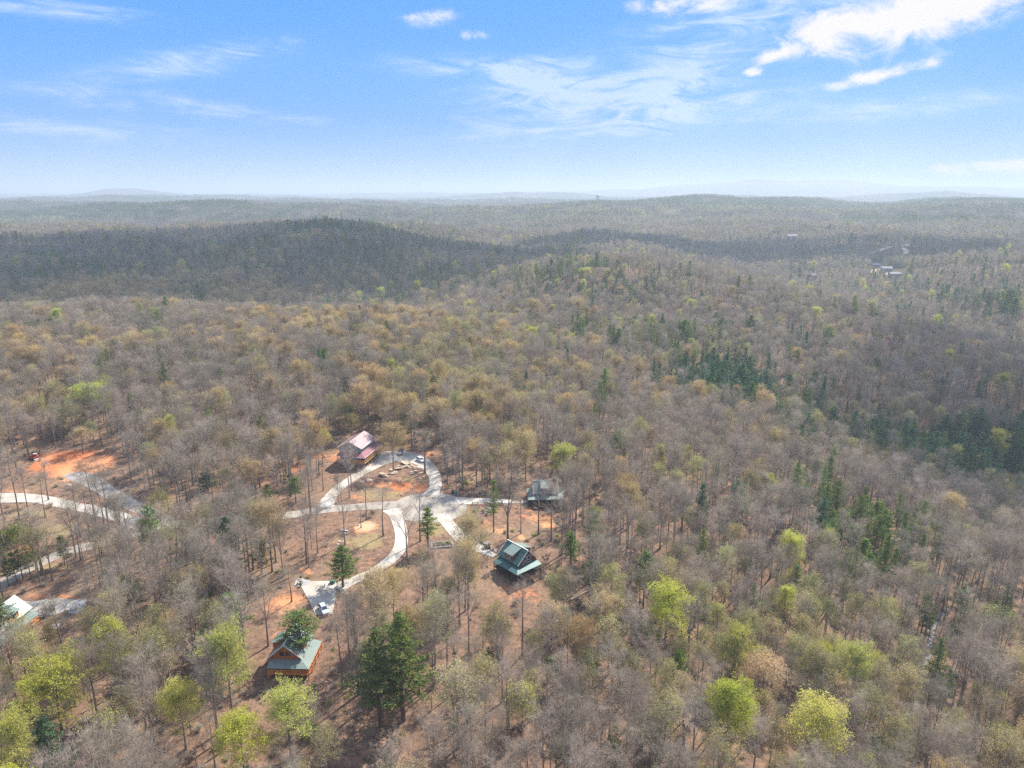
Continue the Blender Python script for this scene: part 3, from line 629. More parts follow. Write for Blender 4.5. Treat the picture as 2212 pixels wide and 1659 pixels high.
for a in [(860,920),(990,850),(960,920),(1090,880),(1080,980),(1190,900),(1130,1000),(820,850),(920,810),(1020,820),(1030,940),(1280,1010),(1265,1070),(1140,1110),(1380,1070),(1280,1140),(700,760),(460,700),(490,1050),(500,790),
          (1650,1130),(1720,1200),(1820,1150),(1930,1060),(1930,1150),(2010,1050),(2100,1110),(2180,1130),(2050,1180),(2150,1190),(1860,1080),(2190,1060),(1560,1100),(1300,890),(740,660),(1025,640),(900,650),(1355,690),(2140,520),(2160,560)]:
    x, y = Z7(*a); H_('wpine' if a[1] > 780 else ('wpine' if R.uniform() < .5 else 'pine'), x, y + 30, y - 34 * (.6 + .4 * min(1, a[1] / 1000)), 38 + 20 * min(1, a[1] / 1100))
for a in [(590,310),(700,480),(730,560),(810,640),(600,700),(540,590),(770,270),(965,390),(700,250),(1430,300),(1490,320),(1400,60),(500,1500),(740,1560),(650,400),(780,350),(690,600)]:
    x, y = Z5(*a); H_('pine' if a[0] < 1300 else 'wpine', x, y + 40, y - 34, 46)
for a in [(650,790),(500,690),(380,690),(890,1030),(230,300),(360,470),(370,1010),(740,1420),(110,770),(140,1540),(190,760),(120,1060)]:
    x, y = Z4(*a); H_('pine', x, y + 48, y - 36, 52, 1 if R.uniform() < .6 else 2)
for a in [(1460,920),(1400,870),(1500,960),(1620,830),(1210,800),(820,770),(400,800),(330,790),(180,640),(140,650),(230,640),(50,640),(700,780),(880,510),(1690,640),(1820,640),(1490,890),(1720,850),(60,900),(1640,860),(1520,1010)]:
    x, y = Z6(*a); H_('pine', x, y + 34, y - 22, 40 if a[1] > 700 else 34)
for i, a in enumerate([(60, 1010), (110, 980), (150, 960), (200, 940), (240, 900), (430, 870), (30, 930)]):
    x, y = Z2(*a); H_('pine', x, y + 38, y - 28, 34, 1)
H_('pine', 12, 1395, 1280, 60, 1, 'green pine leaning over the cabin roof at the left edge'); H_('shrub', 38, 1172, 1122, 66, 0, 'large round green shrub on grass left of the forked road')
H_('shrub', 270, 1297, 1268, 26, 0); H_('shrub', 960, 1310, 1290, 30, 1); H_('pine', 365, 1020, 985, 20, 1); H_('pine', 392, 1012, 965, 26, 0); H_('pine', 640, 1085, 1030, 44, 1); H_('pine', 580, 1090, 1045, 30, 1)
# big bare trees that stand clear of the woods
for k, bx, by, ty, w, i, lb in [('bare', 828, 1158, 1045, 52, 0, 'bare tree at the tip of the loop island, forked over the road'), ('bare', 1020, 1240, 1105, 90, 2, 'forked bare tree between the turning circle and the cabin drive'), ('bare', 1097, 1170, 1010, 110, 2, 'tall dark bare tree beside the green roofed cabin'),
                 ('bare', 918, 1022, 920, 60, 3, 'bare tree standing at the right end of the boulders'), ('bare', 780, 1140, 1085, 50, 1, 'leaning bare tree on the sandy bank'), ('bare', 390, 1275, 1110, 110, 2, 'wide bare tree below the fork in the road'), ('bare', 175, 1210, 1060, 80, 2, 'bare tree on the grass by the fork in the road'),
                 ('bare', 205, 1120, 985, 60, 0, 'forked bare tree standing at the edge of the gravel drive'), ('bare', 105, 1080, 985, 40, 3, 'bare tree in front of the red clay pad'), ('bare', 525, 1010, 905, 70, 1, None), ('bare', 2110, 1560, 1380, 170, 4, 'wide spreading bare tree above the creek'),
                 ('bare', 1010, 1560, 1420, 120, 4, None), ('bare', 330, 1600, 1380, 120, 2, None), ('bare', 775, 1500, 1280, 90, 0, None), ('bare', 580, 1395, 1230, 100, 2, 'bare tree on orange soil beside the parking pad'), ('bare', 630, 1300, 1220, 50, 0, None),
                 ('bare', 1475, 1620, 1500, 190, 4, None), ('bare', 1380, 1620, 1480, 150, 2, None)]: H_(k, bx, by, ty, w, i, lb)
# woods: jittered rows that thin out round the houses and roads
TREELESS = []                                                         # x, y, radius kept open (yards, clay)
def open_(X, Y, r_): p = A(X, Y); TREELESS.append((p.x, p.y, r_))
for X, Y, r_ in [(140, 998, 15), (185, 1010, 11), (95, 1000, 9), (760, 970, 12), (790, 965, 10), (830, 1050, 10), (880, 1040, 11), (890, 1010, 8), (1122, 1215, 9), (1095, 1175, 7), (1175, 1062, 9), (620, 1385, 9), (625, 1440, 8), (10, 1370, 10),
                 (790, 1150, 9), (800, 1190, 8), (800, 1090, 6), (1130, 1270, 6), (940, 1150, 6), (60, 1190, 8), (100, 1150, 9), (640, 1350, 7), (590, 1310, 6), (1100, 1120, 8), (1150, 1130, 7), (760, 1025, 5), (100, 1320, 6), (200, 1300, 5), (770, 1270, 7), (740, 1300, 7)]: open_(X, Y, r_)
ZONES = []                                                            # x, y, radius x/y, kind, strength: where a kind gathers
def zone(X, Y, wx, wy, k, s):
    p = A(X, Y); q = A(X + wx, Y); t = A(X, Y - wy); b_ = A(X, Y + wy); d_ = p.y; ZONES.append((p.x, p.y, max(abs(q.x - p.x), 8), min(max(abs(t.y - b_.y) / 2, 12), .16 * d_), k, s))
for z_ in [(330,690,330,26,'tan',1.3),(760,730,160,30,'tan',.4),(100,800,150,40,'tan',.35),(500,780,300,40,'tan',.12),(950,880,170,60,'tan',.4),(1060,940,80,50,'tan',.4),(150,930,120,40,'tan',.3),(1600,1480,200,100,'olive',.25),
           (1000,770,130,60,'olive',.45),(1050,860,120,60,'olive',.25),(120,1150,200,80,'olive',.35),(330,1000,250,60,'olive',.15),(1200,720,300,60,'olive',.12),(1700,1500,300,130,'olive',.5),(1100,1500,400,150,'olive',.15),(300,1500,300,120,'olive',.3),(1700,1560,250,90,'lime',.12),(500,1570,300,70,'lime',.12),(1950,1600,200,80,'lime',.12),
           (1560,850,80,30,'wpine',3.2),(1630,900,50,25,'wpine',2.6),(2050,1000,150,40,'wpine',1.6),(2150,1060,90,40,'wpine',2.6),(1880,1180,70,60,'pine',.8),(1950,1000,120,40,'wpine',.5),(1750,960,180,60,'pine',.5),(1420,760,160,60,'pine',.3),(1650,800,300,40,'pine',.25),
           (2100,650,130,60,'wpine',.3),(1300,610,70,40,'wpine',.2),(1260,600,60,60,'wpine',.2),(1170,620,80,30,'pine',.35),(760,500,230,15,'pine',1.0),(860,495,120,14,'pine',1.0),(700,560,350,60,'pine',.42),(300,560,250,60,'pine',.3),
           (130,590,180,50,'pine',.35),(200,540,180,30,'pine',.3),(880,600,260,50,'pine',.4),(1100,560,130,40,'pine',.4),(1150,470,250,20,'pine',.25),(1900,445,500,9,'pine',.8),(100,455,140,10,'pine',.8),(60,700,90,30,'pine',.5),
           (740,850,50,50,'pine',.45),(1850,1180,60,120,'pine',.35),(1900,470,350,14,'olive',.4),(1350,450,200,10,'olive',.3),(500,470,200,15,'olive',.2),(1550,650,300,60,'pine',.08),(1900,600,300,80,'pine',.14),(2000,700,300,60,'wpine',.15),
           (1300,640,150,30,'wpine',.3),(1560,720,300,60,'wpine',.12),(450,470,250,18,'olive',.35),(250,500,200,20,'olive',.3)]: zone(*z_)
def pick_kinds(x, y):
    n = len(x); r = np.hypot(x, y)
    base = dict(bare=np.full(n, 1.0), tan=np.full(n, .11), lime=np.where(r < 470, .002, .016), olive=np.full(n, .11), pine=np.full(n, .045) + np.clip((r - 900) / 2500, 0, .12), wpine=np.full(n, .02), sap=np.where(r < 500, .20, 0.))
    base['tan'] = base['tan'] * np.clip(1.4 - r / 1200, .15, 1) * np.clip(1 - (x - 30) / 160, .18, 1)
    for cx, cy, rx, ry, k, s in ZONES:
        g = s * np.exp(-((x - cx) / rx) ** 2 - ((y - cy) / ry) ** 2); base[k] = base[k] + g * 1.6; base['bare'] = base['bare'] * (1 - np.minimum(g, .9))
    c = np.sin(x / 37 + 1.7 * np.sin(y / 53)) + np.sin(y / 41 + 2 * np.sin(x / 61))
    base['pine'] = base['pine'] * np.clip(.55 + c * .6, .1, 2.2); c2 = np.sin(x / 17 + 2 * np.sin(y / 29)) + np.sin(y / 21 + 2 * np.sin(x / 33)); base['wpine'] = base['wpine'] * np.clip(.7 + c2 * .7, .06, 2.2); base['tan'] = base['tan'] * np.clip(.7 - c * .5, .1, 2)
    ks = list(base); W = np.stack([base[k] for k in ks]); W = np.cumsum(W / W.sum(0), 0); q = R.uniform(size=n)
    return np.array(ks)[np.argmax(W > q[None], 0)]
def ring(r0, r1, sp, half=44):
    g = np.arange(-r1, r1, sp); gy = np.arange(0, r1, sp); X, Y = np.meshgrid(g, gy); X = X.ravel() + R.uniform(-.48, .48, X.size) * sp; Y = Y.ravel() + R.uniform(-.48, .48, Y.size) * sp
    r = np.hypot(X, Y); a = np.abs(np.degrees(np.arctan2(X, Y))); k = (r >= r0) & (r < r1) & (a < half + 900 / (r + 20)); return X[k], Y[k]
def keep_clear(x, y, extra=0.0):
    ok = np.ones(len(x), bool)
    for ln in CLEAR:
        for q in ln[::2] if len(ln) > 3 else ln: ok &= (x - q[0]) ** 2 + (y - q[1]) ** 2 > (q[2] + extra) ** 2
    for cx, cy, r_ in TREELESS: ok &= (x - cx) ** 2 + (y - cy) ** 2 > r_ ** 2
    return ok
def settle(x, y):
    """how open the woods are round the houses: 1 = open"""
    s = np.zeros(len(x))
    for cx, cy, rx, ry, k in SETT: s = np.maximum(s, k * np.exp(-((x - cx) / rx) ** 2 - ((y - cy) / ry) ** 2))
    return s
SETT = []
for X, Y, wx, wy, s in [(850,1040,110,50,.8),(800,1180,90,60,.75),(160,1030,150,50,.7),(100,1170,160,60,.7),(1080,1160,130,70,.7),(450,1110,200,30,.5),(600,1330,80,70,.6),(60,1330,180,60,.6),(1150,1090,100,40,.6)]: patch(SETT, X, Y, wx, wy, s)
FAR = []                                                              # arrays for the massed woods: x, y, kind, lod
def grow():
    x, y = ring(95, 460, 5.8); ok = keep_clear(x, y); x, y = x[ok], y[ok]
    ok = R.uniform(size=len(x)) > settle(x, y) * .9; x, y = x[ok], y[ok]
    hx = np.array([(t['x'], t['y'], t['r'] if t['k'] != 'bare' else 2.5) for t in TREES])
    d = np.sqrt((x[:, None] - hx[None, :, 0]) ** 2 + (y[:, None] - hx[None, :, 1]) ** 2); ok = (d > hx[None, :, 2] * .75).all(1)
    # nothing tall right in front of the houses and drives
    for hxx, hyy, wdt, dpt in OPEN_FRONT:
        n_ = math.hypot(hxx, hyy); ux, uy = hxx / n_, hyy / n_; al = x * ux + y * uy; ac = np.abs(-x * uy + y * ux)
        ok &= ~((al < n_) & (al > n_ - dpt) & (ac < wdt) & (R.uniform(size=len(x)) < .97))
    x, y = x[ok], y[ok]; ks = pick_kinds(x, y); ks = np.where((settle(x, y) > .12) & (R.uniform(size=len(x)) < .8) & ~np.isin(ks, ['bare', 'sap']), 'bare', ks)
    for a, b, k in zip(x, y, ks):
        vs = KINDS[k]['v']; i = int(R.integers(len(vs))); TREES.append(dict(k=k, i=i, x=a, y=b, h=vs[i]['H'] * (R.uniform(.68, 1.08) if 'pine' not in k else R.uniform(.5, 1.15)), w=R.uniform(.85, 1.15), rz=R.uniform(0, 6.28), hero=None))
    for r0, r1, sp, lod in ((460, 760, 7.1, 0), (760, 1250, 8.2, 1), (1250, 2300, 8.8, 2)):
        x, y = ring(r0, r1, sp); ok = np.ones(len(x), bool)
        for cx, cy, r_ in TREELESS: ok &= (x - cx) ** 2 + (y - cy) ** 2 > r_ ** 2
        x, y = x[ok], y[ok]; FAR.append((x, y, pick_kinds(x, y), lod))
OPEN_FRONT = []
def heroes_front():
    for t in TREES:
        if t['k'] == 'lime' and t['y'] < 300: OPEN_FRONT.append((t['x'], t['y'] - 1.5, t['r'] * .8, 13))
def front(X, Y, w, d): p = A(X, Y); OPEN_FRONT.append((p.x, p.y, w, d))
for a in [(1122, 1235, 10, 34), (1100, 1260, 8, 20), (640, 1415, 11, 32), (845, 1570, 13, 24), (700, 1300, 12, 24), (700, 1230, 16, 20), (745, 1215, 12, 26), (800, 1150, 12, 18), (775, 1250, 16, 24), (830, 1215, 10, 20), (1175, 1075, 7, 26), (620, 1400, 7, 20), (760, 985, 11, 28), (850, 1000, 16, 22), (140, 1003, 19, 40), (240, 1050, 9, 26), (20, 1370, 12, 18), (800, 1240, 14, 18), (690, 1290, 10, 18), (900, 1110, 16, 20), (1010, 1085, 14, 20), (980, 1180, 14, 22),
          (870, 1180, 8, 30), (680, 1120, 14, 22), (60, 1080, 26, 18), (230, 1080, 18, 20), (860, 1060, 16, 22), (1292 * .9, 1000, 6, 10), (60, 1330, 16, 16), (500, 1115, 24, 14), (2000, 1410, 5, 18), (1110, 1280, 6, 16)]: front(*a)
heroes_front()
grow()
# ------------------------------------------------------------------ building kit
GREENM = mat('green_metal', (.042, .105, .098), .42, metal=.1, spec=.4, nscale=.6, col2=(.055, .125, .115), wave=('X', 2.6, .7), objvar=.0)
GREENP = mat('pale_green_metal', (.155, .205, .18), .42, spec=.5, nscale=.6, col2=(.19, .24, .215), wave=('X', 2.6, .85))
REDM = mat('burgundy_metal', (.22, .085, .10), .55, metal=.0, spec=.4, nscale=.6, col2=(.30, .13, .15), wave=('X', 2.6, .82))
LOG = mat('orange_log', (.47, .16, .05), .7, nscale=2, col2=(.40, .12, .035), wave=('Z', 1.6, .6))
RLOG = mat('rust_log', (.30, .09, .045), .75, nscale=2, col2=(.22, .065, .035), wave=('Z', 1.6, .6))
SIDE = mat('blue_grey_siding', (.24, .27, .30), .8, nscale=1, col2=(.21, .24, .27), wave=('X', 1.4, .8))
TRIM = mat('cream_trim', (.72, .68, .58), .6, nscale=1, var=.1)
RAIL = mat('orange_rail', (.75, .28, .08), .6, nscale=2, var=.2)
LUMB = mat('fresh_lumber', (.66, .38, .16), .7, nscale=2, var=.25)
DARK = mat('dark_wood', (.055, .045, .04), .7, nscale=2, var=.3)
GLASS = mat('window_glass', (.03, .04, .05), .08, spec=.8, nscale=1, var=.1)
STONE = mat('grey_stone', (.36, .33, .30), .9, nscale=1.5, col2=(.22, .20, .18), bump=.5)
BRICK = mat('red_brick', (.30, .10, .06), .85, nscale=5, col2=(.20, .07, .045))
WHITE = mat('white_paint', (.80, .80, .79), .35, spec=.5, nscale=2, var=.04)
BLACK = mat('black_metal', (.025, .025, .028), .5, nscale=2, var=.2)
CEMW = mat('block_wall', (.40, .38, .35), .9, nscale=1, var=.2)
def roof_pair(b, x0, x1, w, ze, zr, t=.16, y0=0.0):
    """two sloping slabs about the ridge along x"""
    b.slab([(x0, y0 - w, ze), (x1, y0 - w, ze), (x1, y0, zr), (x0, y0, zr)], t)
    b.slab([(x0, y0 + .003, zr), (x1, y0 + .003, zr), (x1, y0 + w, ze), (x0, y0 + w, ze)], t)
def window(root, x, y, z, w, h, face, trim=TRIM, panes=1):
    """framed window standing on a wall; face = (nx, ny)"""
    nx, ny = face; tx, ty = -ny, nx
    def P(a, d, zz_): return (x + tx * a + nx * d, y + ty * a + ny * d, z + zz_)
    b = MB()
    for a, c, l, s in ((-w / 2, 0, 0, h), (w / 2, 0, 0, h)): b.bar(P(a, .05, -.06), P(a, .05, h + .06), .12)
    b.bar(P(-w / 2 + .06, .05, 0), P(w / 2 - .06, .05, 0), .12); b.bar(P(-w / 2 + .06, .05, h), P(w / 2 - .06, .05, h), .12)
    for k in range(1, panes + 1):
        if panes > 1 and k < panes: b.bar(P(-w / 2 + w * k / panes, .05, .06), P(-w / 2 + w * k / panes, .05, h - .06), .07)
    f = b.build('window', trim, root)
    g = MB(); g.slab([P(-w / 2 + .06, .03, h - .06), P(w / 2 - .06, .03, h - .06), P(w / 2 - .06, .0, h - .06), P(-w / 2 + .06, .0, h - .06)], h - .12); g.build('pane', GLASS, f)
    return f
def railing(root, pts, m, z, h=1.0, gap=.9, name='railing'):
    b = MB()
    for p, q in zip(pts, pts[1:]):
        p, q = Vector((*p, z)), Vector((*q, z)); L_ = (q - p).length; n = max(1, int(L_ / gap)); U = Vector((0, 0, 1))
        b.bar(p + U * h, q + U * h, .13); b.bar(p + U * .15, q + U * .15, .09)
        for i in range(n + 1): c = p + (q - p) * i / n; b.bar(c, c + U * h, .12)
        for i in range(n * 4): c = p + (q - p) * (i + .5) / (n * 4); b.bar(c + U * .15, c + U * h, .05)
    return b.build(name, m, root)
def cabin(loc, rz, label, sides, log, roofm, porchm, railm, dorm=(-1, 1), chimney=False, stilts=2.6, Lx=9.4, W=4.2, rise=3.7, eave=2.9, walk=None, lower=True):
    """log cabin: steep gable roof with ridge along x, shed dormers, porch roofs round the sides named in sides ('-y','+y','-x','+x')"""
    root = empty('log_cabin', loc, rz, label, 'cabin'); hx = Lx / 2 - .5; wy = W - .45; gz = -stilts
    # walls with gables, standing down to the ground
    b = MB(); b.prism([(-wy, gz), (wy, gz), (wy, eave - .1), (0, eave + (rise) * wy / W - .25), (-wy, eave - .1)], -hx, hx)
    b.v = [(y, x, z) for x, y, z in b.v]; b.build('wall', log, root)
    r_ = MB(); roof_pair(r_, -Lx / 2, Lx / 2, W, eave, eave + rise); rf = r_.build('roof', roofm, root)
    t = MB(); t.bar((-Lx / 2 - .05, 0, eave + rise + .05), (Lx / 2 + .05, 0, eave + rise + .05), .28, .12)
    for s in (-1, 1):
        for e in (-1, 1): t.bar((s * (Lx / 2 + .04), 0, eave + rise - .1), (s * (Lx / 2 + .04), e * (W + .02), eave - .1), .12, .26)
    t.build('roof_trim', TRIM, rf)
    if chimney:
        c = MB(); c.box((hx - 1.5, -W * .52, eave + .5), (hx - .5, -W * .52 + .95, eave + rise + .9)); ch = c.build('chimney', BRICK, rf)
        k = MB(); k.box((hx - 1.6, -W * .52 - .1, eave + rise + .903), (hx - .4, -W * .52 + 1.05, eave + rise + 1.05)); k.lathe([(.32, 0), (.32, .45), (.5, .5), (.1, .7)], (hx - 1, -W * .52 + .47, eave + rise + 1.052), 10); k.build('chimney_cap', BLACK, root)
    for s in dorm:                                                  # shed dormer
        dw, z0, z1, yo = 1.75, eave + .35, eave + rise * .60, .90 * W
        d = MB(); d.prism([(s * yo, z0 - .5), (s * yo, z1), (s * W * .16, eave + rise * .82), (s * W * .16, z0 - .2)], -dw, dw); d.v = [(y, x, z) for x, y, z in d.v]; dm = d.build('dormer', log, root)
        q = MB(); q.slab([(-dw - .35, s * (yo + .35), z1 + .02), (dw + .35, s * (yo + .35), z1 + .02), (dw + .35, s * .15, eave + rise * .985), (-dw - .35, s * .15, eave + rise * .985)][::(1 if s < 0 else -1)], .14); q.build('dormer_roof', porchm, dm)
        window(dm, 0, s * (yo + .01), z0 + .1, 1.5, z1 - z0 - .4, (0, s), log if log is LOG else TRIM, 2)
    pw = 2.7; zi, zo = eave - .55, eave - 1.25
    X0, X1 = -hx - .0, hx + .0; Y0, Y1 = -wy, wy
    ex = {k: (pw if k in sides else 0) for k in ('-y', '+y', '-x', '+x')}
    def corner(sx, sy, out): return (sx * (hx + (ex['+x' if sx > 0 else '-x'] if out else .003)), sy * (wy + (ex['+y' if sy > 0 else '-y'] if out else .003)))
    for k in sides:                                                 # hipped porch roof, one slab a side
        a, c = {'-y': ((-1, -1), (1, -1)), '+y': ((1, 1), (-1, 1)), '-x': ((-1, 1), (-1, -1)), '+x': ((1, -1), (1, 1))}[k]
        A0, A1 = corner(*a, True), corner(*c, True); B0, B1 = corner(*a, False), corner(*c, False)
        p = MB(); p.slab([(*A0, zo), (*A1, zo), (*B1, zi), (*B0, zi)], .12); p.build('porch_roof', roofm if k != '+y' or True else porchm, root)
    fx0, fx1, fy0, fy1 = -hx - ex['-x'] + .2, hx + ex['+x'] - .2, -wy - ex['-y'] + .2, wy + ex['+y'] - .2
    dk = MB(); dk.box((fx0, fy0, -.25), (fx1, fy1, -.02)); dk.build('deck', DARK if railm is DARK else railm, root)
    posts = []
    for k in sides:
        if k[1] == 'y': yy = fy0 if k[0] == '-' else fy1; posts += [(fx0 + (fx1 - fx0) * i / 4, yy) for i in range(5)]
        else: xx = fx0 if k[0] == '-' else fx1; posts += [(xx, fy0 + (fy1 - fy0) * i / 3) for i in range(4)]
    for (px_, py_) in sorted(set((round(a, 3), round(c, 3)) for a, c in posts)):
        q = MB(); q.bar((px_, py_, gz - 1.5), (px_, py_, zo - .1), .2); q.build('porch_post', railm, root)
    for k in sides:
        seg = {'-y': [(fx0, fy0), (fx1, fy0)], '+y': [(fx0, fy1), (fx1, fy1)], '-x': [(fx0, fy0), (fx0, fy1)], '+x': [(fx1, fy0), (fx1, fy1)]}[k]
        if k != walk: railing(root, seg, railm, 0)
    # tall windows of the gable ends and windows of the long sides
    for s in (-1, 1):
        for yy in (-1.35, 0, 1.35): window(root, s * (hx + .01), yy, .5, 1.15, 1.9, (s, 0), TRIM if log is not LOG else LOG)
        for yy in (-.8, .8): window(root, s * (hx + .01), yy, eave + .3, 1.2, 1.3 , (s, 0), TRIM if log is not LOG else LOG)
        for xx in (-2.6, 2.4): window(root, xx, s * (wy + .01), .7, 1.3, 1.1, (0, s))
    d = MB(); d.box((-.5, wy - .02, 0), (.5, wy + .06, 2.05)); d.build('door', DARK, root)
    return root
p = A(*ZH3(1040, 850), 3.2); CAB3 = (p.x, p.y)
cabin((p.x, p.y, hz(p.x, p.y) + 2.0), math.atan2(-.75, .67), 'dark green roofed cabin with pale dormer beside the short fenced drive', ['-y', '+x'], RLOG, GREENM, GREENP, DARK, dorm=(-1, 1), stilts=3.2)
p = A(*ZH2(1050, 860), 3.4)
cabin((p.x, p.y, hz(p.x, p.y) + 1.8), rad(3), 'small cabin with brick chimney and grey green roof at the end of the east drive', ['-y', '+x', '-x'], RLOG, GREENP, GREENP, DARK, dorm=(-1,), chimney=True, stilts=2.8)
p = A(*ZH4(900, 700), 3.0)
cabin((p.x, p.y, hz(p.x, p.y) + 1.0), math.atan2(1, .03), 'orange log cabin with pale roof and orange railing below the parking pad', ['-x', '-y'], LOG, GREENP, GREENP, RAIL, dorm=(-1, 1), stilts=2.8)
p = A(*ZH5(40, 700), 3.0)
cabin((p.x, p.y, hz(p.x, p.y) + 1.7), math.atan2(1, .04), 'orange log cabin with pale green roof cut by the left edge', ['-y', '-x'], LOG, GREENP, GREENP, RAIL, dorm=(-1,), stilts=2.8, Lx=12)

def red_house():
    """grey house, upper storey over a porch roof that wraps two sides"""
    rz = math.atan2(13.6, 3.3); p = at((1000 + 705 / 7.373) / 3, (1270 + 905 / 7.373) / 3, 2.6); gz = hz(p.x, p.y)
    L, W, pw = 13.4, 4.9, 2.9                                       # near outer porch corner is at local (-L/2-pw, -W-pw)
    cx, cy = -(-L / 2 - pw), -(-W - pw); c, s = cos(rz), sin(rz); ox, oy = p.x + cx * c - cy * s, p.y + cx * s + cy * c
    root = empty('grey_house', (ox, oy, gz + 2.9), rz, 'grey two storey house with burgundy metal roofs and timber porch beside the loop drive', 'house')
    ze, zr = 5.3, 7.9; hx = L / 2; b = MB(); b.prism([(-W, 0.02), (W, 0.02), (W, ze), (0, zr - .2), (-W, ze)], -hx, hx); b.v = [(y, x, z) for x, y, z in b.v]; b.build('wall', SIDE, root)
    f = MB(); f.box((-hx + .1, -W + .1, -4.5), (hx - .1, W - .1, 0)); f.build('basement_wall', CEMW, root)
    r_ = MB(); roof_pair(r_, -hx - .45, hx + .45, W + .5, ze - .12, zr, .18); rf = r_.build('roof', mat('glare_burgundy_metal', (.25, .16, .17), .42, spec=.55, nscale=.6, col2=(.24, .12, .135), wave=('X', 2.6, .85)), root)  # main roof: same burgundy metal made paler, sun glare put into its colour
    t = MB()
    for sx in (-1, 1):
        for e in (-1, 1): t.bar((sx * (hx + .47), 0, zr - .12), (sx * (hx + .47), e * (W + .5), ze - .24), .10, .22)
        t.bar((-hx - .4, sx * (W + .52), ze - .2), (hx + .4, sx * (W + .52), ze - .2), .08, .2)
    t.build('roof_trim', TRIM, rf)
    zi, zo = 3.15, 2.3; x0, x1, y0 = -hx - pw, hx + .4, -W - pw
    for q, nm in (([(x0, y0, zo), (x1, y0, zo), (x1, -W - .003, zi), (-hx, -W - .003, zi)], 'porch_roof'), ([(x0, W, zo), (x0, y0, zo), (-hx - .003, -W, zi), (-hx - .003, W, zi)], 'porch_roof')):
        k = MB(); k.slab(q, .12); k.build(nm, REDM, root)
    t = MB(); t.bar((x0, y0 - .02, zo - .1), (x1, y0 - .02, zo - .1), .06, .2); t.bar((x0 - .02, y0, zo - .1), (x0 - .02, W, zo - .1), .06, .2); t.build('porch_trim', TRIM, root)
    d = MB(); d.box((x0 + .2, y0 + .2, -.25), (x1 + 1.2, -W - .01, -.01)); d.box((x0 + .2, -W - .008, -.25), (-hx - .01, W, -.01)); d.build('deck', LUMB, root)
    for i in range(6):
        xx = x0 + .3 + (x1 - x0 - .4) * i / 5; q = MB(); q.bar((xx, y0 + .32, -5.2), (xx, y0 + .32, zo - .12), .17); q.build('porch_post', LUMB, root)
    for i in range(1, 5): yy = y0 + .3 + (W - y0 - .5) * i / 4; q = MB(); q.bar((x0 + .32, yy, -5.2), (x0 + .32, yy, zo - .12), .17); q.build('porch_post', LUMB, root)
    railing(root, [(x0 + .3, W - .2), (x0 + .3, y0 + .3), (x1 - 1.2, y0 + .3)], LUMB, 0)
    st = MB()
    for i in range(4): st.box((x1 + 1.2 + i * .3, y0 + .4, -.25 - i * .2), (x1 + 1.5 + i * .3, y0 + 2.2, -.05 - i * .2))
    st.bar((x1 + 1.2, y0 + .3, .9), (x1 + 2.5, y0 + .3, .1), .1); st.bar((x1 + 1.2, y0 + 2.3, .9), (x1 + 2.5, y0 + 2.3, .1), .1)
    for xx, zt in ((x1 + 1.2, .9), (x1 + 2.5, .1)):
        for yy in (y0 + .3, y0 + 2.3): st.bar((xx, yy, -1.6), (xx, yy, zt), .1)
    st.build('porch_steps', LUMB, root)
    for xx in (-3.6, 3.4): window(root, xx, -W - .01, 3.9, .95, 1.0, (0, -1))
    window(root, -hx - .01, -.6, 3.6, 1.3, 1.2, (-1, 0), TRIM, 2)
    for xx in (-4.5, 1.2, 4.2): window(root, xx, -W - .01, .9, 1.2, 1.3, (0, -1))
    for yy in (-2.5, 2.2): window(root, -hx - .01, yy, .9, 1.2, 1.3, (-1, 0))
    dr = MB(); dr.box((-1.6, -W - .06, 0), (-.6, -W + .02, 2.1)); dr.build('door', WHITE, root)
red_house()

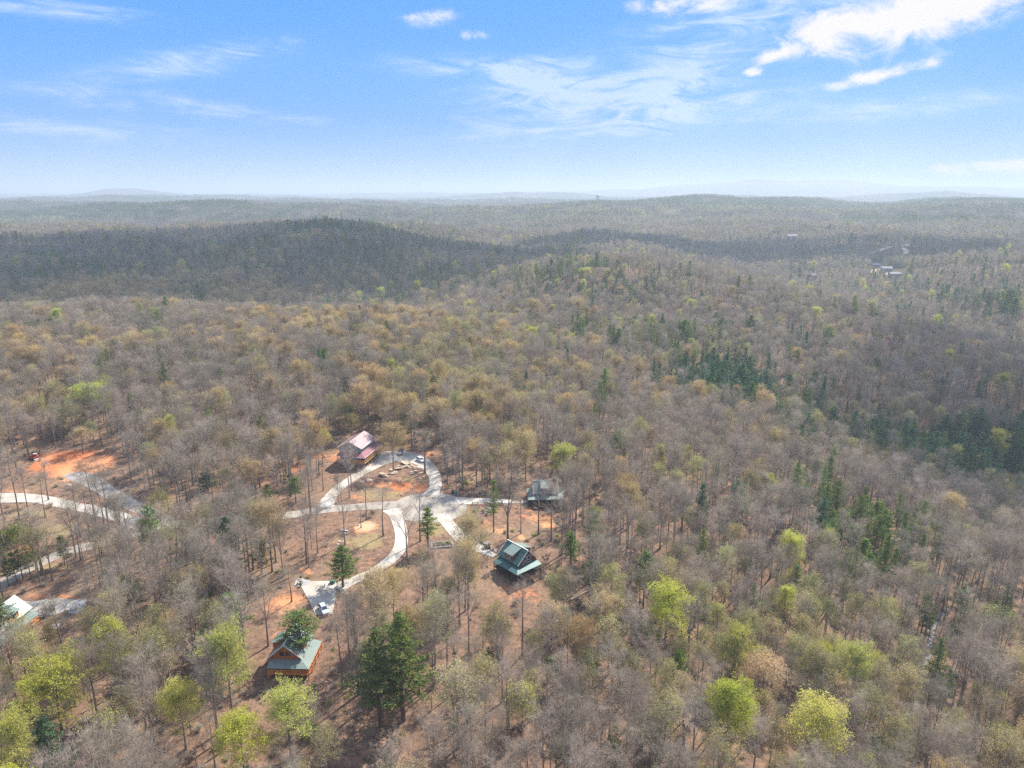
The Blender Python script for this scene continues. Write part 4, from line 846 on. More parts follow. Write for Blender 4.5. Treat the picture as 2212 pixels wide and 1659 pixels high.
# ------------------------------------------------------------------ cars
def car(loc, rz, label, paint, roofm=None, Lc=4.7, Wc=1.85, Hc=1.68, hatch=True):
    root = empty('parked_car', loc, rz, label, 'car'); h = Lc / 2; w = Wc / 2
    body = [(-h, .42), (-h + .05, .95), (-h + .35, 1.02), (h - 1.35, 1.0), (h - .35, .86), (h, .68), (h, .40), (h - .15, .28), (-h + .1, .28)]
    b = MB(); n = len(body)
    for k, (yy, ins) in enumerate(((-w, .06), (-w + .12, 0), (w - .12, 0), (w, .06))):
        b.v += [(x * (1 - ins * .5), yy, z - ins * (z > .6)) for x, z in body]
    for k in range(3): b.f += [(k * n + i, (k + 1) * n + i, (k + 1) * n + (i + 1) % n, k * n + (i + 1) % n) for i in range(n)]
    b.f += [tuple(range(n)), tuple(range(4 * n - 1, 3 * n - 1, -1))]; b.build('body', paint, root, smooth=False)
    g0, g1, r0, r1 = (-h + .12, h - 1.3, -h + .5, h - 2.15) if hatch else (-h + .7, h - 1.3, -h + 1.35, h - 2.05)
    gz, rz_ = 1.0, Hc - .06; wi, wt = w - .06, w - .26
    def ring_(x0, x1, w_, z): return [(x0, -w_, z), (x1, -w_, z), (x1, w_, z), (x0, w_, z)]
    m = MB(); m.add(ring_(g0, g1, wi, gz) + ring_(r0, r1, wt, rz_), [(3, 2, 1, 0), (4, 5, 6, 7), (0, 1, 5, 4), (1, 2, 6, 5), (2, 3, 7, 6), (3, 0, 4, 7)]); m.build('windows', GLASS, root)
    r_ = MB(); r_.box((r0 - .05, -wt - .03, rz_ + .003), (r1 + .05, wt + .03, Hc + .02), top=(.12, .08))
    for yy in (-1, 1):                                               # pillars
        for xa, xb in ((g0, r0), (g1, r1), ((g0 + g1) / 2, (r0 + r1) / 2)): r_.bar((xa, yy * (wi + .0), gz), (xb, yy * (wt + .02), rz_), .09)
    r_.build('roof', roofm or paint, root)
    for xx in (-h + .85, h - .9):
        for yy in (-1, 1):
            t = MB(); t.lathe([(.34, -.1), (.34, .1)], n=14); t.v = [(xx + a, yy * (w - .1) + c * 1.0, .34 + bb) for a, bb, c in t.v]; ty = t.build('wheel', BLACK, root)
            k = MB(); k.lathe([(.2, -.02), (.2, .02)], n=10); k.v = [(xx + a, yy * (w + .015) + c, .34 + bb) for a, bb, c in k.v]; k.build('rim', STONE, ty)
    for yy in (-1, 1):
        l = MB(); l.box((h - .16, yy * (w - .32) - .2, .62), (h + .01, yy * (w - .32) + .2, .78)); l.build('headlight', GLASSY, root)
        l = MB(); l.box((-h - .01, yy * (w - .25) - .12, .72), (-h + .12, yy * (w - .25) + .12, .95)); l.build('tail_light', REDL, root)
        l = MB(); l.box((g1 - .15, yy * (w + .08) - .09, .98), (g1 + .02, yy * (w + .08) + .09, 1.12)); l.build('mirror', BLACK, root)
    return root
GLASSY = mat('clear_lamp', (.7, .72, .75), .15, spec=.8, nscale=1, var=.05); REDL = mat('red_lamp', (.4, .03, .02), .3, nscale=1, var=.1)
PT1 = mat('silver_tan_paint', (.50, .47, .42), .3, metal=.35, spec=.6, nscale=1, var=.05); PT2 = mat('white_car_paint', (.82, .82, .83), .25, spec=.6, nscale=1, var=.03)
PT3 = mat('pale_blue_paint', (.55, .63, .72), .25, metal=.2, spec=.6, nscale=1, var=.05)
def onpad(q, up=.15): return (q.x, q.y, hz(q.x, q.y) + up)
q0, q1 = A(*ZC(640, 400)), A(*ZC(760, 215)); car(onpad(A(*ZC(660, 330))), math.atan2(q0.y - q1.y, q0.x - q1.x), 'silver tan car with dark roof parked beside the grey house steps', PT1, BLACK)
q0, q1 = A(*ZC(1770, 790)), A(*ZC(1420, 600)); car(onpad(A(*ZC(1620, 700))), math.atan2(q0.y - q1.y, q0.x - q1.x), 'white car parked on the loop drive above the boulders', PT2)
q0, q1 = A(*ZPD(1250, 1480)), A(*ZPD(1100, 1220)); car(onpad(A(*ZPD(1160, 1400)), .18), math.atan2(q0.y - q1.y, q0.x - q1.x), 'pale blue white car parked on the concrete pad', PT3)

# ------------------------------------------------------------------ boulders
def rock_mesh(s, flat=.6, seed=0):
    rr = np.random.default_rng(seed); bm = bmesh.new(); bmesh.ops.create_icosphere(bm, subdivisions=3, radius=1)
    pl = [(nrm(rr.normal(size=3)), rr.uniform(.45, .85)) for _ in range(9)]
    for v in bm.verts:
        p_ = np.array(v.co)
        for n_, d_ in pl:
            k = p_ @ n_
            if k > d_: p_ = p_ - n_ * (k - d_)
        p_ = p_ + rr.normal(size=3) * .02; v.co = (p_[0] * s[0], p_[1] * s[1], p_[2] * s[2] * flat)
    me = bpy.data.meshes.new('boulder'); bm.to_mesh(me); bm.free(); return me
ROCK = mat('tan_rock', (.58, .45, .33), .9, nscale=.9, col2=(.36, .27, .20), bump=.6, detail=8); WROCK = mat('pale_rock', (.62, .58, .53), .9, nscale=1.2, col2=(.42, .38, .34), bump=.5)
def rock(f, x, y, w, hgt, label, m=ROCK, seed=0, tilt=0.3, group=None, flat=.6):
    q = A(*f(x, y)); fz = project(q.x, q.y, q.z)[2]; k = fz / FPX / 3
    sc_ = {id(ZC): 15.8, id(ZB): 12.29, id(ZF): 10.37, id(ZH1): 7.373, id(ZCL): 7.373, id(ZPD): 10.37, id(ZE): 10.06, id(Z5): 1.835}[id(f)]
    a = w / sc_ * k / 2 * 1.3; me = rock_mesh((a, a * .75, max(a * .55, hgt / sc_ * k / 2)), flat, seed); me.materials.append(m)
    o = link('boulder', me, None, (q.x, q.y, hz(q.x, q.y) + a * .15), u(0, 3)); o.rotation_euler = (u(-tilt, tilt), u(-tilt, tilt), u(-.5, .5)); tag(o, label, 'boulder', group or 'boulders'); return o
for i, (x, y, w, h, lb) in enumerate([(830, 800, 420, 200, 'largest pale boulder at the top of the boulder heap'), (1120, 830, 200, 160, 'dark boulder touching the right of the largest pale boulder'), (570, 930, 180, 120, 'dark square boulder near the thin tree in the loop island'), (1230, 920, 220, 180, 'rounded grey boulder below the white car'),
        (860, 990, 330, 110, 'long tilted slab boulder in the middle of the heap'), (1050, 1000, 170, 170, 'reddish upright boulder in the middle of the heap'), (540, 1060, 330, 90, 'long flat pale slab beside the big oak trunk'), (1400, 1040, 300, 160, 'tan mossy boulder near the right end of the heap'), (230, 1140, 200, 90, 'flat pale boulder left of the oak trunk'),
        (320, 1270, 330, 170, 'big pointed boulder below the oak trunk'), (200, 1080, 120, 70, 'small dark boulder left of the heap'), (1160, 1240, 260, 80, 'long thin slab lying on the grass below the heap'), (1230, 1310, 220, 60, 'lowest thin slab on the grass'), (1590, 1270, 180, 110, 'dark boulder by the bare tree foot'), (1370, 1160, 160, 90, 'dark low boulder between the mossy one and the tree'),
        (1560, 1520, 180, 110, 'tan and orange rock right of the grass'), (1740, 1460, 120, 90, 'small orange rock near the curve of the drive'), (1330, 990, 120, 80, 'small boulder wedged beside the mossy boulder')]):
    rock(ZC, x, y, w, h, lb, seed=i, group='boulders in the loop island')
for i, (x, y, w, h, lb) in enumerate([(1110, 1160, 190, 90, 'dark boulder at the left of the loop island, behind a bare sapling'), (650, 1310, 150, 90, 'tan boulder at the lower left of the loop island'), (800, 1280, 170, 90, 'dark boulder right of the tan one at the lower left'), (1260, 1340, 80, 40, 'small grey rock in the middle of the island lawn')]):
    rock(ZH1, x, y, w, h, lb, seed=30 + i, group='boulders in the loop island')
for i, (x, y, w, h, lb) in enumerate([(1150, 400, 240, 110, 'long arched pale rock on the sandy bank'), (1130, 500, 130, 90, 'cream rock under the long arched rock'), (1130, 600, 120, 80, 'tan rock in the bank row'), (1200, 620, 90, 70, 'white rock in the bank row'), (1130, 790, 80, 60, 'grey rock low in the bank row'),
        (960, 800, 140, 90, 'orange rock low in the bank row'), (1640, 190, 110, 130, 'white rock at the foot of the leaning tree'), (900, 900, 90, 60, 'small tan rock above the round pine')]):
    rock(ZB, x, y, w, h, lb, WROCK if 'orange' not in lb else ROCK, seed=50 + i, group='rocks along the sandy bank')
for i, (x, y, w, lb) in enumerate([(865, 870, 60, 'small dark rock below the stone fire ring'), (1465, 1390, 70, 'dark rock on bare soil near the green roofed cabin'), (1680, 1255, 60, 'small dark rock left of the tall dark tree'), (1520, 860, 60, 'dark rock right of the stone fire ring')]):
    rock(ZF, x, y, w, w, lb, ROCK, seed=70 + i, group='rocks in the cabin yard')
rock(ZCL, 970, 990, 50, 40, 'small rock below the red clay pad', seed=80, group='rocks by the clay pad'); rock(ZCL, 1080, 1080, 130, 70, 'dark rock between the clay pad and the west drive', seed=81, group='rocks by the clay pad')
# rocks in the creek bed
for i in range(22):
    x, y = 1075 + R.normal() * 14 + (i - 10) * -2.0, 940 + i * 9
    w = 22 if i % 4 == 0 else 14
    rock(Z5, x + (12 if i % 3 == 0 else -8), y, w, w, ('larger ' if w > 20 else '') + 'pale rock in the creek bed, ' + ('farthest upstream' if i == 0 else ['second', 'third', 'fourth', 'fifth', 'sixth', 'seventh', 'eighth', 'ninth', 'tenth', 'eleventh', 'twelfth', 'thirteenth', 'fourteenth', 'fifteenth', 'sixteenth', 'seventeenth', 'eighteenth', 'nineteenth', 'twentieth', 'next to last', 'last'][i - 1] + ' going downstream'), WROCK, seed=90 + i, group='pale rocks in the creek bed', flat=.5)
def creek():
    m = mat('creek_water', (.12, .11, .095), .8, spec=.15, nscale=.8, col2=(.24, .23, .21), detail=8, bump=.2)
    pts = [A(*Z5(x, y)) for x, y in ((1180, 780), (1110, 860), (1085, 940), (1075, 1000), (1060, 1060), (1050, 1110), (1040, 1180), (1010, 1300), (900, 1420), (760, 1560), (600, 1700))]
    Q = catmull([(p.x, p.y, 4.5) for p in pts], 6); LANES.append([(a, b, 2.5) for a, b, c in Q]); V, F = [], []
    for i, q in enumerate(Q):
        t = (Q[min(i + 1, len(Q) - 1)] - Q[max(i - 1, 0)])[:2]; t /= np.linalg.norm(t); s = np.array([t[1], -t[0]])
        for k in (-1, -.5, 0, .5, 1): c = q[:2] + s * k * 1.2; V.append((c[0], c[1], hz(*q[:2]) + .12 - .02 * abs(k)))
    for i in range(len(Q) - 1):
        for k in range(4): F.append((i * 5 + k, i * 5 + k + 1, i * 5 + k + 6, i * 5 + k + 5))
    o = link('creek_water', mesh_from('creek_water', [tuple(map(float, v)) for v in V], F, [m])); o['kind'] = 'structure'
creek()

# ------------------------------------------------------------------ fences
def fence(f, pts, label, h=1.15, rails=4, gap=2.4, m=None, pm=None):
    P = [A(*f(*q)) for q in pts]; c = P[0]; root = empty('rail_fence', (c.x, c.y, hz(c.x, c.y)), 0, label, 'fence', None); O = Vector(root.location)
    posts = []
    for p_, q_ in zip(P, P[1:]):
        n = max(1, round((q_ - p_).length / gap)); posts += [p_.lerp(q_, i / n) for i in range(n)]
    posts.append(P[-1]); posts = [Vector((v.x, v.y, hz(v.x, v.y))) - O for v in posts]; b = MB()
    for a, c_ in zip(posts, posts[1:]):
        for k in range(rails): z = Vector((0, 0, .3 + (h - .35) * k / (rails - 1))); b.bar(a + z, c_ + z, .06, .10)
    b.build('rail', m or DARK, root)
    for a in posts: q = MB(); q.bar(a - Vector((0, 0, .4)), a + Vector((0, 0, h + .12)), .16); q.build('post', pm or DARK, root)
    return root
fence(ZF, [(580, 310), (830, 312), (1100, 325), (1400, 350)], 'dark rail fence along the far side of the east drive', m=mat('weathered_wood', (.22, .19, .17), .9, nscale=2, var=.3))
fence(ZF, [(690, 560), (870, 565), (1140, 575), (1410, 580), (1640, 575)], 'dark blue grey rail fence on the near side of the east drive', m=mat('weathered_wood'  , (.22, .19, .17)), pm=DARK)
fence(ZE, [(1050, 600), (1225, 690), (1405, 800)], 'rail fence on the near side of the short cabin drive', rails=5)
fence(ZE, [(1450, 380), (1690, 500), (1900, 640), (2130, 800)], 'pale rail fence on the far side of the short cabin drive', rails=4, m=TRIM, pm=DARK)
# ------------------------------------------------------------------ small things
def stand(name, f, x, y, label, cat, group=None, rz=0):
    q = A(*f(x, y)); return empty(name, (q.x, q.y, hz(q.x, q.y)), rz, label, cat, group)
def timber_bed():
    r_ = stand('garden_bed', ZE, 460, 560, 'rectangular stone edged garden bed left of the short cabin drive', 'garden bed', rz=rad(12)); b = MB()
    for a, c in (((-3.6, -2), (3.6, -1.5)), ((-3.6, 1.5), (3.6, 2)), ((-3.6, -1.497), (-3.1, 1.497)), ((3.1, -1.497), (3.6, 1.497))): b.box((*a, -.3), (*c, .45), top=(.05, .05))
    b.build('stone_edge', STONE, r_, bevel=.04); s = MB(); s.box((-3.1, -1.5, -.2), (3.1, 1.5, .2)); s.build('soil', DARK, r_)
    for i in range(7):
        t, c = shrub(.9, .5, 160, .12); me = mesh_from('bedding_plant', *c[:2], [BARK, TWIG, LIME if i % 2 else OLIVE], c[2]); link('bedding_plant', me, r_, (u(-2.6, 2.6), u(-1.1, 1.1), .15))
timber_bed()
def fire_ring():
    r_ = stand('fire_ring', ZF, 1160, 720, 'low stone fire ring with planting below the east drive fence', 'fire ring'); b = MB(); b.lathe([(1.5, -.2), (1.5, .35), (1.0, .38), (1.0, .1)], n=18); b.build('stone_ring', STONE, r_)
    c = MB(); c.lathe([(.95, 0), (.9, .12)], n=14); c.build('ash_bed', BLACK, r_)
    p_ = stand('planting_bed', ZF, 1010, 760, 'oval planting bed with yellow green plants beside the stone fire ring', 'garden bed'); b = MB()
    for i in range(22): a = 2 * pi * i / 22; b.box((3.2 * cos(a) - .3, 1.8 * sin(a) - .25, -.2), (3.2 * cos(a) + .3, 1.8 * sin(a) + .25, .25 + .1 * (i % 3)), top=(.08, .08))
    b.build('stone_edge', STONE, p_)
    for i in range(8):
        t, c = shrub(1.1, .6, 180, .14); me = mesh_from('bedding_plant', *c[:2], [BARK, TWIG, LIME if i % 2 else PINE], c[2]); link('bedding_plant', me, p_, (u(-2.4, 2.4), u(-1.2, 1.2), 0))
fire_ring()
def bin_(f, x, y, lb, m, nm='trash_bin', cat='bin'):
    r_ = stand(nm, f, x, y, lb, cat); b = MB(); b.box((-.32, -.35, .1), (.32, .35, 1.0), top=(-.05, -.05)); b.build('body', m, r_); l = MB(); l.box((-.38, -.42, 1.003), (.38, .42, 1.1), top=(.05, .05)); l.build('lid', m, r_)
    for s in (-1, 1): w_ = MB(); w_.bar((s * .3, .36, .12), (s * .4, .36, .12), .24, n=10); w_.build('wheel', BLACK, r_)
bin_(ZF, 85, 190, 'black wheeled bin at the start of the east drive', BLACK)
gm = mat('utility_green', (.10, .20, .15), .6, nscale=2, var=.15)
def cabinet(f, x, y, lb):
    r_ = stand('utility_cabinet', f, x, y, lb, 'utility box'); b = MB(); b.box((-.7, -.6, .1), (.7, .6, 1.1), top=(.06, .06)); b.build('casing', gm, r_); p_ = MB(); p_.box((-.85, -.75, -.2), (.85, .75, .097)); p_.build('base_slab', CONC2, r_)
    d = MB(); d.box((-.6, -.63, .18), (-.02, -.585, .95)); d.build('door', gm, r_); d = MB(); d.box((.02, -.63, .18), (.6, -.585, .95)); d.build('door', gm, r_)
cabinet(ZF, 185, 240, 'green utility box beside the black bin at the east drive')
cabinet(ZPD, 1430, 520, 'small green utility box at the end of the parking pad under the round pine')
def rack():
    r_ = stand('slatted_box', ZE, 1825, 640, 'black slatted metal box beside the short cabin drive', 'storage box', rz=.3); b = MB()
    for sx in (-1, 1):
        for sy in (-1, 1): b.bar((sx * .9, sy * .6, -.2), (sx * .9, sy * .6, 1.7), .1)
    b.build('frame', BLACK, r_); s = MB()
    for k in range(7):
        z = .2 + k * .22; s.bar((-.9, -.62, z), (.9, -.62, z), .04, .14); s.bar((-.9, .62, z), (.9, .62, z), .04, .14); s.bar((-.92, -.6, z), (-.92, .6, z), .04, .14); s.bar((.92, -.6, z), (.92, .6, z), .04, .14)
    s.build('slats', BLACK, r_); t = MB(); t.box((-1, -.72, 1.703), (1, .72, 1.78)); t.build('lid', STONE, r_)
rack()
def mailbox_shelter():
    r_ = stand('roadside_shelter', ZM, 930, 425, 'long low shelter with tan plank roof beside the road', 'shelter', rz=rad(6)); b = MB(); b.slab([(-3.1, -1.1, 1.75), (3.1, -1.1, 1.75), (3.1, 1.1, 2.25), (-3.1, 1.1, 2.25)], .1); b.build('roof', mat('tan_plank', (.70, .47, .27), .8, nscale=1.5, var=.2, wave=('Y', 1.2, .7)), r_)
    for x_ in (-2.8, 0, 2.8):
        for y_ in (-.8, .8): q = MB(); q.bar((x_, y_, -.3), (x_, y_, 1.72 if y_ < 0 else 2.05), .14); q.build('post', DARK, r_)
    s = MB(); s.box((-2.6, .2, .6), (2.6, .65, 1.3)); s.build('mailbox_bank', STONE, r_)
    q = stand('marker_post', ZM, 1155, 350, 'short white marker post right of the plank roofed shelter', 'post'); b = MB(); b.bar((0, 0, -.2), (0, 0, 1.25), .14); b.build('shaft', WHITE, q); b = MB(); b.lathe([(.11, 1.253), (.02, 1.4)], n=4); b.build('cap', WHITE, q)
    q = stand('roadside_sign', ZM, 470, 300, 'small blank white sign on two posts left of the shelter', 'sign'); b = MB(); b.box((-.95, -.04, 1.0), (.95, .04, 1.7)); b.build('board', WHITE, q)
    for x_ in (-.7, .7): p_ = MB(); p_.bar((x_, .1, -.2), (x_, .1, 1.7), .1); p_.build('post', LUMB, q)
mailbox_shelter()
def fountain():
    r_ = stand('tiered_fountain', ZPD, 425, 520, 'round grey tiered fountain on the small grey pad', 'fountain'); b = MB(); b.lathe([(.8, 0), (.85, .35), (.7, .38), (.62, .15)], n=18); b.build('basin', STONE, r_); b = MB(); b.lathe([(.16, .15), (.12, .95), (.5, 1.1), (.52, 1.18), (.1, 1.15), (.08, 1.5), (.22, 1.6), (.03, 1.62)], n=14); b.build('column', STONE, r_)
    for x, y, lb in ((440, 380, 'dark potted urn behind the round fountain'), (435, 620, 'dark potted urn in front of the round fountain')):
        r_ = stand('planter_urn', ZPD, x, y, lb, 'planter', 'urns on the small grey pad'); b = MB(); b.lathe([(.22, 0), (.12, .2), (.38, .55), (.42, .75), (.34, .75)], n=14); b.build('pot', DARK, r_); t, c = shrub(.7, .4, 120, .12); link('plant', mesh_from('plant', *c[:2], [BARK, TWIG, PINE], c[2]), r_, (0, 0, .6))
fountain()
def bollard_post(f, x, y, lb):
    r_ = stand('lamp_bollard', f, x, y, lb, 'post'); b = MB(); b.bar((0, 0, -.2), (0, 0, 1.1), .16); b.build('shaft', BLACK, r_); b = MB(); b.lathe([(.16, 1.103), (.2, 1.25), (.03, 1.4)], n=8); b.build('head', BLACK, r_)
bollard_post(ZPD, 540, 985, 'short dark post beside the edge of the parking pad'); bollard_post(ZH1, 1410, 480, 'dark post with round head behind the silver tan car')
def excavator():
    r_ = stand('excavator', ZCL, 310, 500, 'red excavator with pale cab roof at the left of the red clay pad', 'excavator', rz=rad(-20)); red = mat('red_machine_paint', (.55, .07, .04), .45, nscale=2, var=.15)
    for s in (-1, 1):
        t = MB(); t.prism([(-1.6, .1), (-1.75, .4), (-1.5, .72), (1.5, .72), (1.75, .4), (1.6, .1), (1.3, 0), (-1.3, 0)], s * 1.0 - .25, s * 1.0 + .25); t.build('track', BLACK, r_)
    b = MB(); b.box((-1.5, -1.0, .75), (1.0, 1.0, 1.1)); b.box((-1.6, -.95, 1.103), (-.3, .95, 1.9), top=(.12, .1)); b.build('body', red, r_, bevel=.04)
    c = MB(); c.box((-.2, .05, 1.103), (.95, .95, 2.35), top=(.08, .05)); cb = c.build('cab', GLASS, r_); k = MB(); k.box((-.35, -.05, 2.353), (1.1, 1.05, 2.45)); k.build('cab_roof', WHITE, cb)
    a = MB(); a.bar((.8, -.4, 1.3), (2.2, -.4, 2.9), .3); a.bar((2.2, -.4, 2.9), (3.6, -.4, 2.0), .26); a.build('boom', red, r_); a = MB(); a.bar((3.6, -.4, 2.0), (3.9, -.4, .7), .2); a.build('arm', red, r_)
    k = MB(); k.prism([(3.6, .2), (4.0, .8), (4.3, .6), (4.3, .1), (3.9, -.05)], -.75, -.05); k.build('bucket', BLACK, r_)
    bl = MB(); bl.box((1.7, -1.1, .05), (1.85, 1.1, .6)); bl.build('dozer_blade', WHITE, r_)
excavator()
def deck_stair():
    r_ = stand('deck_ramp', ZH5, 1010, 500, 'grey timber ramp and railing leading to the left edge cabin', 'ramp', rz=math.atan2(.83, .56)); W_ = mat('grey_timber', (.34, .30, .27), .9, nscale=2, var=.25)
    b = MB(); b.box((-5.2, -.9, 1.3), (2.0, .9, 1.45)); b.build('walkway', W_, r_); railing(r_, [(-5.1, -.85), (1.9, -.85), (1.9, .85)], W_, 1.45); railing(r_, [(-5.1, .85), (.4, .85)], W_, 1.45)
    for x_ in (-5, -2.7, -.4, 1.9):
        for y_ in (-.85, .85): q = MB(); q.bar((x_, y_, -2), (x_, y_, 1.3), .15); q.build('post', W_, r_)
    q = stand('picnic_table', ZH5, 1600, 350, 'grey picnic table on the grey yard pad', 'picnic table', rz=.4); b = MB(); b.box((-.9, -.38, .7), (.9, .38, .76)); b.build('table_top', W_, q)
    for s in (-1, 1):
        b = MB(); b.box((-.9, s * .8 - .13, .42), (.9, s * .8 + .13, .47)); b.build('bench', W_, q); b = MB(); b.bar((s * .6, -.85, .0), (s * .6, .15, .69), .09); b.bar((s * .6, .85, .0), (s * .6, -.15, .69), .09); b.build('leg_frame', W_, q)
    q = stand('patio_canopy', ZH5, 1190, 870, 'small pale flat roof on posts beyond the orange deck railing', 'canopy', rz=.1); b = MB(); b.slab([(-1.3, -1, 2.1), (1.3, -1, 2.1), (1.3, 1, 2.3), (-1.3, 1, 2.3)], .1); b.build('roof', TRIM, q)
    for x_ in (-1.1, 1.1):
        for y_ in (-.8, .8): k = MB(); k.bar((x_, y_, -1), (x_, y_, 2.05), .12); k.build('post', DARK, q)
deck_stair()
def fallen(f, x0, y0, x1, y1, lb, r_=.22, m=None):
    a, b_ = A(*f(x0, y0)), A(*f(x1, y1)); a.z = hz(a.x, a.y) + r_; b_.z = hz(b_.x, b_.y) + r_ * 1.5; root = empty('fallen_log', a, 0, lb, 'log', 'fallen logs on the forest floor'); d = b_ - a
    q = MB(); n = 5
    for i in range(n): q.bar(d * i / n + Vector((0, 0, .1 * sin(i * 2))), d * (i + 1) / n + Vector((0, 0, .1 * sin(i * 2 + 2))), r_ * 2 * (1 - .13 * i), n=6, w2=r_ * 2 * (1 - .13 * (i + 1)))
    q.build('stem', m or PALEB, root); q = MB()
    for i in range(5): p0 = d * (.35 + .13 * i); q.bar(p0, p0 + Vector((u(-1, 1), u(-1, 1), u(.3, 1.2))) * 1.4, .07, n=4, w2=.02)
    q.build('broken_branch', m or PALEB, root)
PALEB = mat('pale_dead_wood', (.50, .42, .35), .9, nscale=2, var=.3)
for a in [(Z4, 230, 620, 355, 560, 'pale fallen log in bare woods between the big lime tree and the green roofed cabin'), (Z4, 600, 715, 680, 690, 'pale fallen log just below left of the big lime tree'), (Z4, 1230, 870, 1310, 920, 'bent pale log right of the big lime tree'),
          (Z1, 1990, 1360, 2120, 1290, 'pale log right of the green roofed cabin clearing'), (Z2, 1090, 1230, 1130, 1160, 'reddish log on the leaf litter left of the orange cabin'), (Z2, 860, 1660, 915, 1590, 'pale log left of the dark leaning pine'), (Z4, 650, 1570, 720, 1600, 'pale log near the bottom edge below the wide bare trees'),
          (Z2, 1410, 1560, 1455, 1460, 'pale leaning log under the dark leaning pine'), (Z5, 640, 1470, 670, 1450, 'white log on the lower slope above the creek')]: fallen(*a)
# ------------------------------------------------------------------ far things
def water_tower():
    x, y = (595.0 - 512) / FPX * 3300, 3300.0; zt = 104.5; r_ = empty('water_tower', (x, y, hz(x, y)), 0, 'white water tower with blue green band on the far skyline', 'water tower'); g = hz(x, y); k = zt - g
    b = MB(); b.lathe([(7.2, k - 9), (7.6, k - 6), (7.4, k - 3.5), (5.5, k - 1.2), (2.5, k - .2), (.1, k)], n=20); b.build('tank', WHITE, r_)
    tm = mat('tower_teal', (.02, .16, .20), .5, nscale=1, var=.1); b = MB(); b.lathe([(.9, k - 13), (5, k - 11.5), (7.3, k - 10.5), (7.3, k - 9.02)], n=20); b.build('tank_bowl', tm, r_); b = MB(); b.lathe([(1.3, -2), (1.0, k - 12.9)], n=10); b.build('riser_pipe', tm, r_)
    for i in range(6): a = 2 * pi * i / 6; b = MB(); b.bar((7.4 * cos(a), 7.4 * sin(a), -3), (6.9 * cos(a), 6.9 * sin(a), k - 10), .8, n=8); b.build('leg', tm, r_)
water_tower()
CRM = mat('far_house_wall', (.27, .245, .21), .9, nscale=1, var=.1); DKR = mat('dark_shingle', (.10, .10, .11), .8, nscale=1, var=.2); PLR = mat('pale_metal_roof', (.30, .30, .29), .85, nscale=1, var=.08); TRK = mat('dirt_track', (.56, .44, .33), 1, nscale=.2, var=.2)
def far_house(px, py, L, W, rz, wm, rm, lb, h=3.4, up=4.0):
    q = at(px, py, up); root = empty('far_house', (q.x, q.y, hz(q.x, q.y) + up - 1), rz, lb, 'house'); TREELESS.append((q.x, q.y, L * .8 + 3)); n_ = math.hypot(q.x, q.y)
    TREELESS.append((q.x * (1 - 16 / n_), q.y * (1 - 16 / n_), L * .7))
    TREELESS.append((q.x * (1 - 34 / n_), q.y * (1 - 34 / n_), L * .6))
    b = MB(); b.prism([(-W / 2, -up), (W / 2, -up), (W / 2, h), (0, h + W * .28), (-W / 2, h)], -L / 2, L / 2); b.v = [(y, x, z) for x, y, z in b.v]; b.build('wall', wm, root)
    r_ = MB(); roof_pair(r_, -L / 2 - .5, L / 2 + .5, W / 2 + .6, h - .2, h + W * .3); r_.build('roof', rm, root)
    for xx in np.linspace(-L / 2 + 2, L / 2 - 2, max(2, int(L / 4))): window(root, xx, -W / 2 - .01, .8, 1.4, 1.5, (0, -1))
    window(root, -L / 2 - .01, 0, .8, 1.4, 1.5, (-1, 0)); d = MB(); d.box((-.6, -W / 2 - .08, 0), (.5, -W / 2 + .02, 2.1)); d.build('door', DARK, root)
far_house(798, 283, 15, 10, rad(-25), CRM, DKR, 'dark roofed house in the valley beyond the lit spur, nearest of the far houses'); far_house(812, 276.5, 13, 9, rad(35), DARK, DKR, 'dark brown house just behind the nearest far house')
far_house(875, 266, 14, 8, rad(10), CRM, PLR, 'pale roofed house at the left of the far hillside clearing'); far_house(886.5, 269.5, 16, 9, rad(-15), CRM, PLR, 'pale roofed house in the middle of the far hillside clearing', up=3)
far_house(894.5, 275, 18, 8, rad(5), CRM, PLR, 'low pale roofed house at the lower right of the far clearing'); far_house(908, 256.5, 12, 9, rad(20), CRM, DKR, 'dark roofed house above the far hillside clearing')
far_house(913, 259, 8, 7, 0, LUMB, PLR, 'small tan shed right of the house above the far clearing'); far_house(1013, 260, 30, 11, rad(4), CRM, PLR, 'long white roofed barn at the far right edge'); far_house(792, 237, 20, 12, rad(-10), CRM, PLR, 'tiny pale roofed house on the far wooded plateau')
far_house(836, 252, 14, 9, rad(30), CRM, DKR, 'tiny house in woods above the two valley houses')
def track(pts, w):
    Q = catmull([(*at(x, y)[:2], w) for x, y in pts], 8); V, F = [], []
    for q in Q: TREELESS.append((q[0], q[1], w * .9)); n_ = math.hypot(q[0], q[1]); TREELESS.append((q[0] * (1 - 14 / n_), q[1] * (1 - 14 / n_), w * .9))
    for i, q in enumerate(Q):
        t = (Q[min(i + 1, len(Q) - 1)] - Q[max(i - 1, 0)])[:2]; t /= np.linalg.norm(t); s = np.array([t[1], -t[0]])
        for k in (-1, 0, 1): c = q[:2] + s * k * w / 2; V.append((float(c[0]), float(c[1]), hz(*c) + .5))
    for i in range(len(Q) - 1):
        for k in range(2): F.append((i * 3 + k, i * 3 + k + 1, i * 3 + k + 4, i * 3 + k + 3))
    o = link('dirt_road', mesh_from('dirt_road', V, F, [TRK])); o['kind'] = 'structure'
track([(873, 268.5), (880, 267.8), (884, 266.5), (888, 268.5)], 9); track([(873, 273), (876, 269), (882, 270), (890, 277)], 8); track([(871, 253), (884, 249), (900, 246.5), (910, 244.5)], 10); track([(903, 248), (906, 252), (905, 256)], 8)
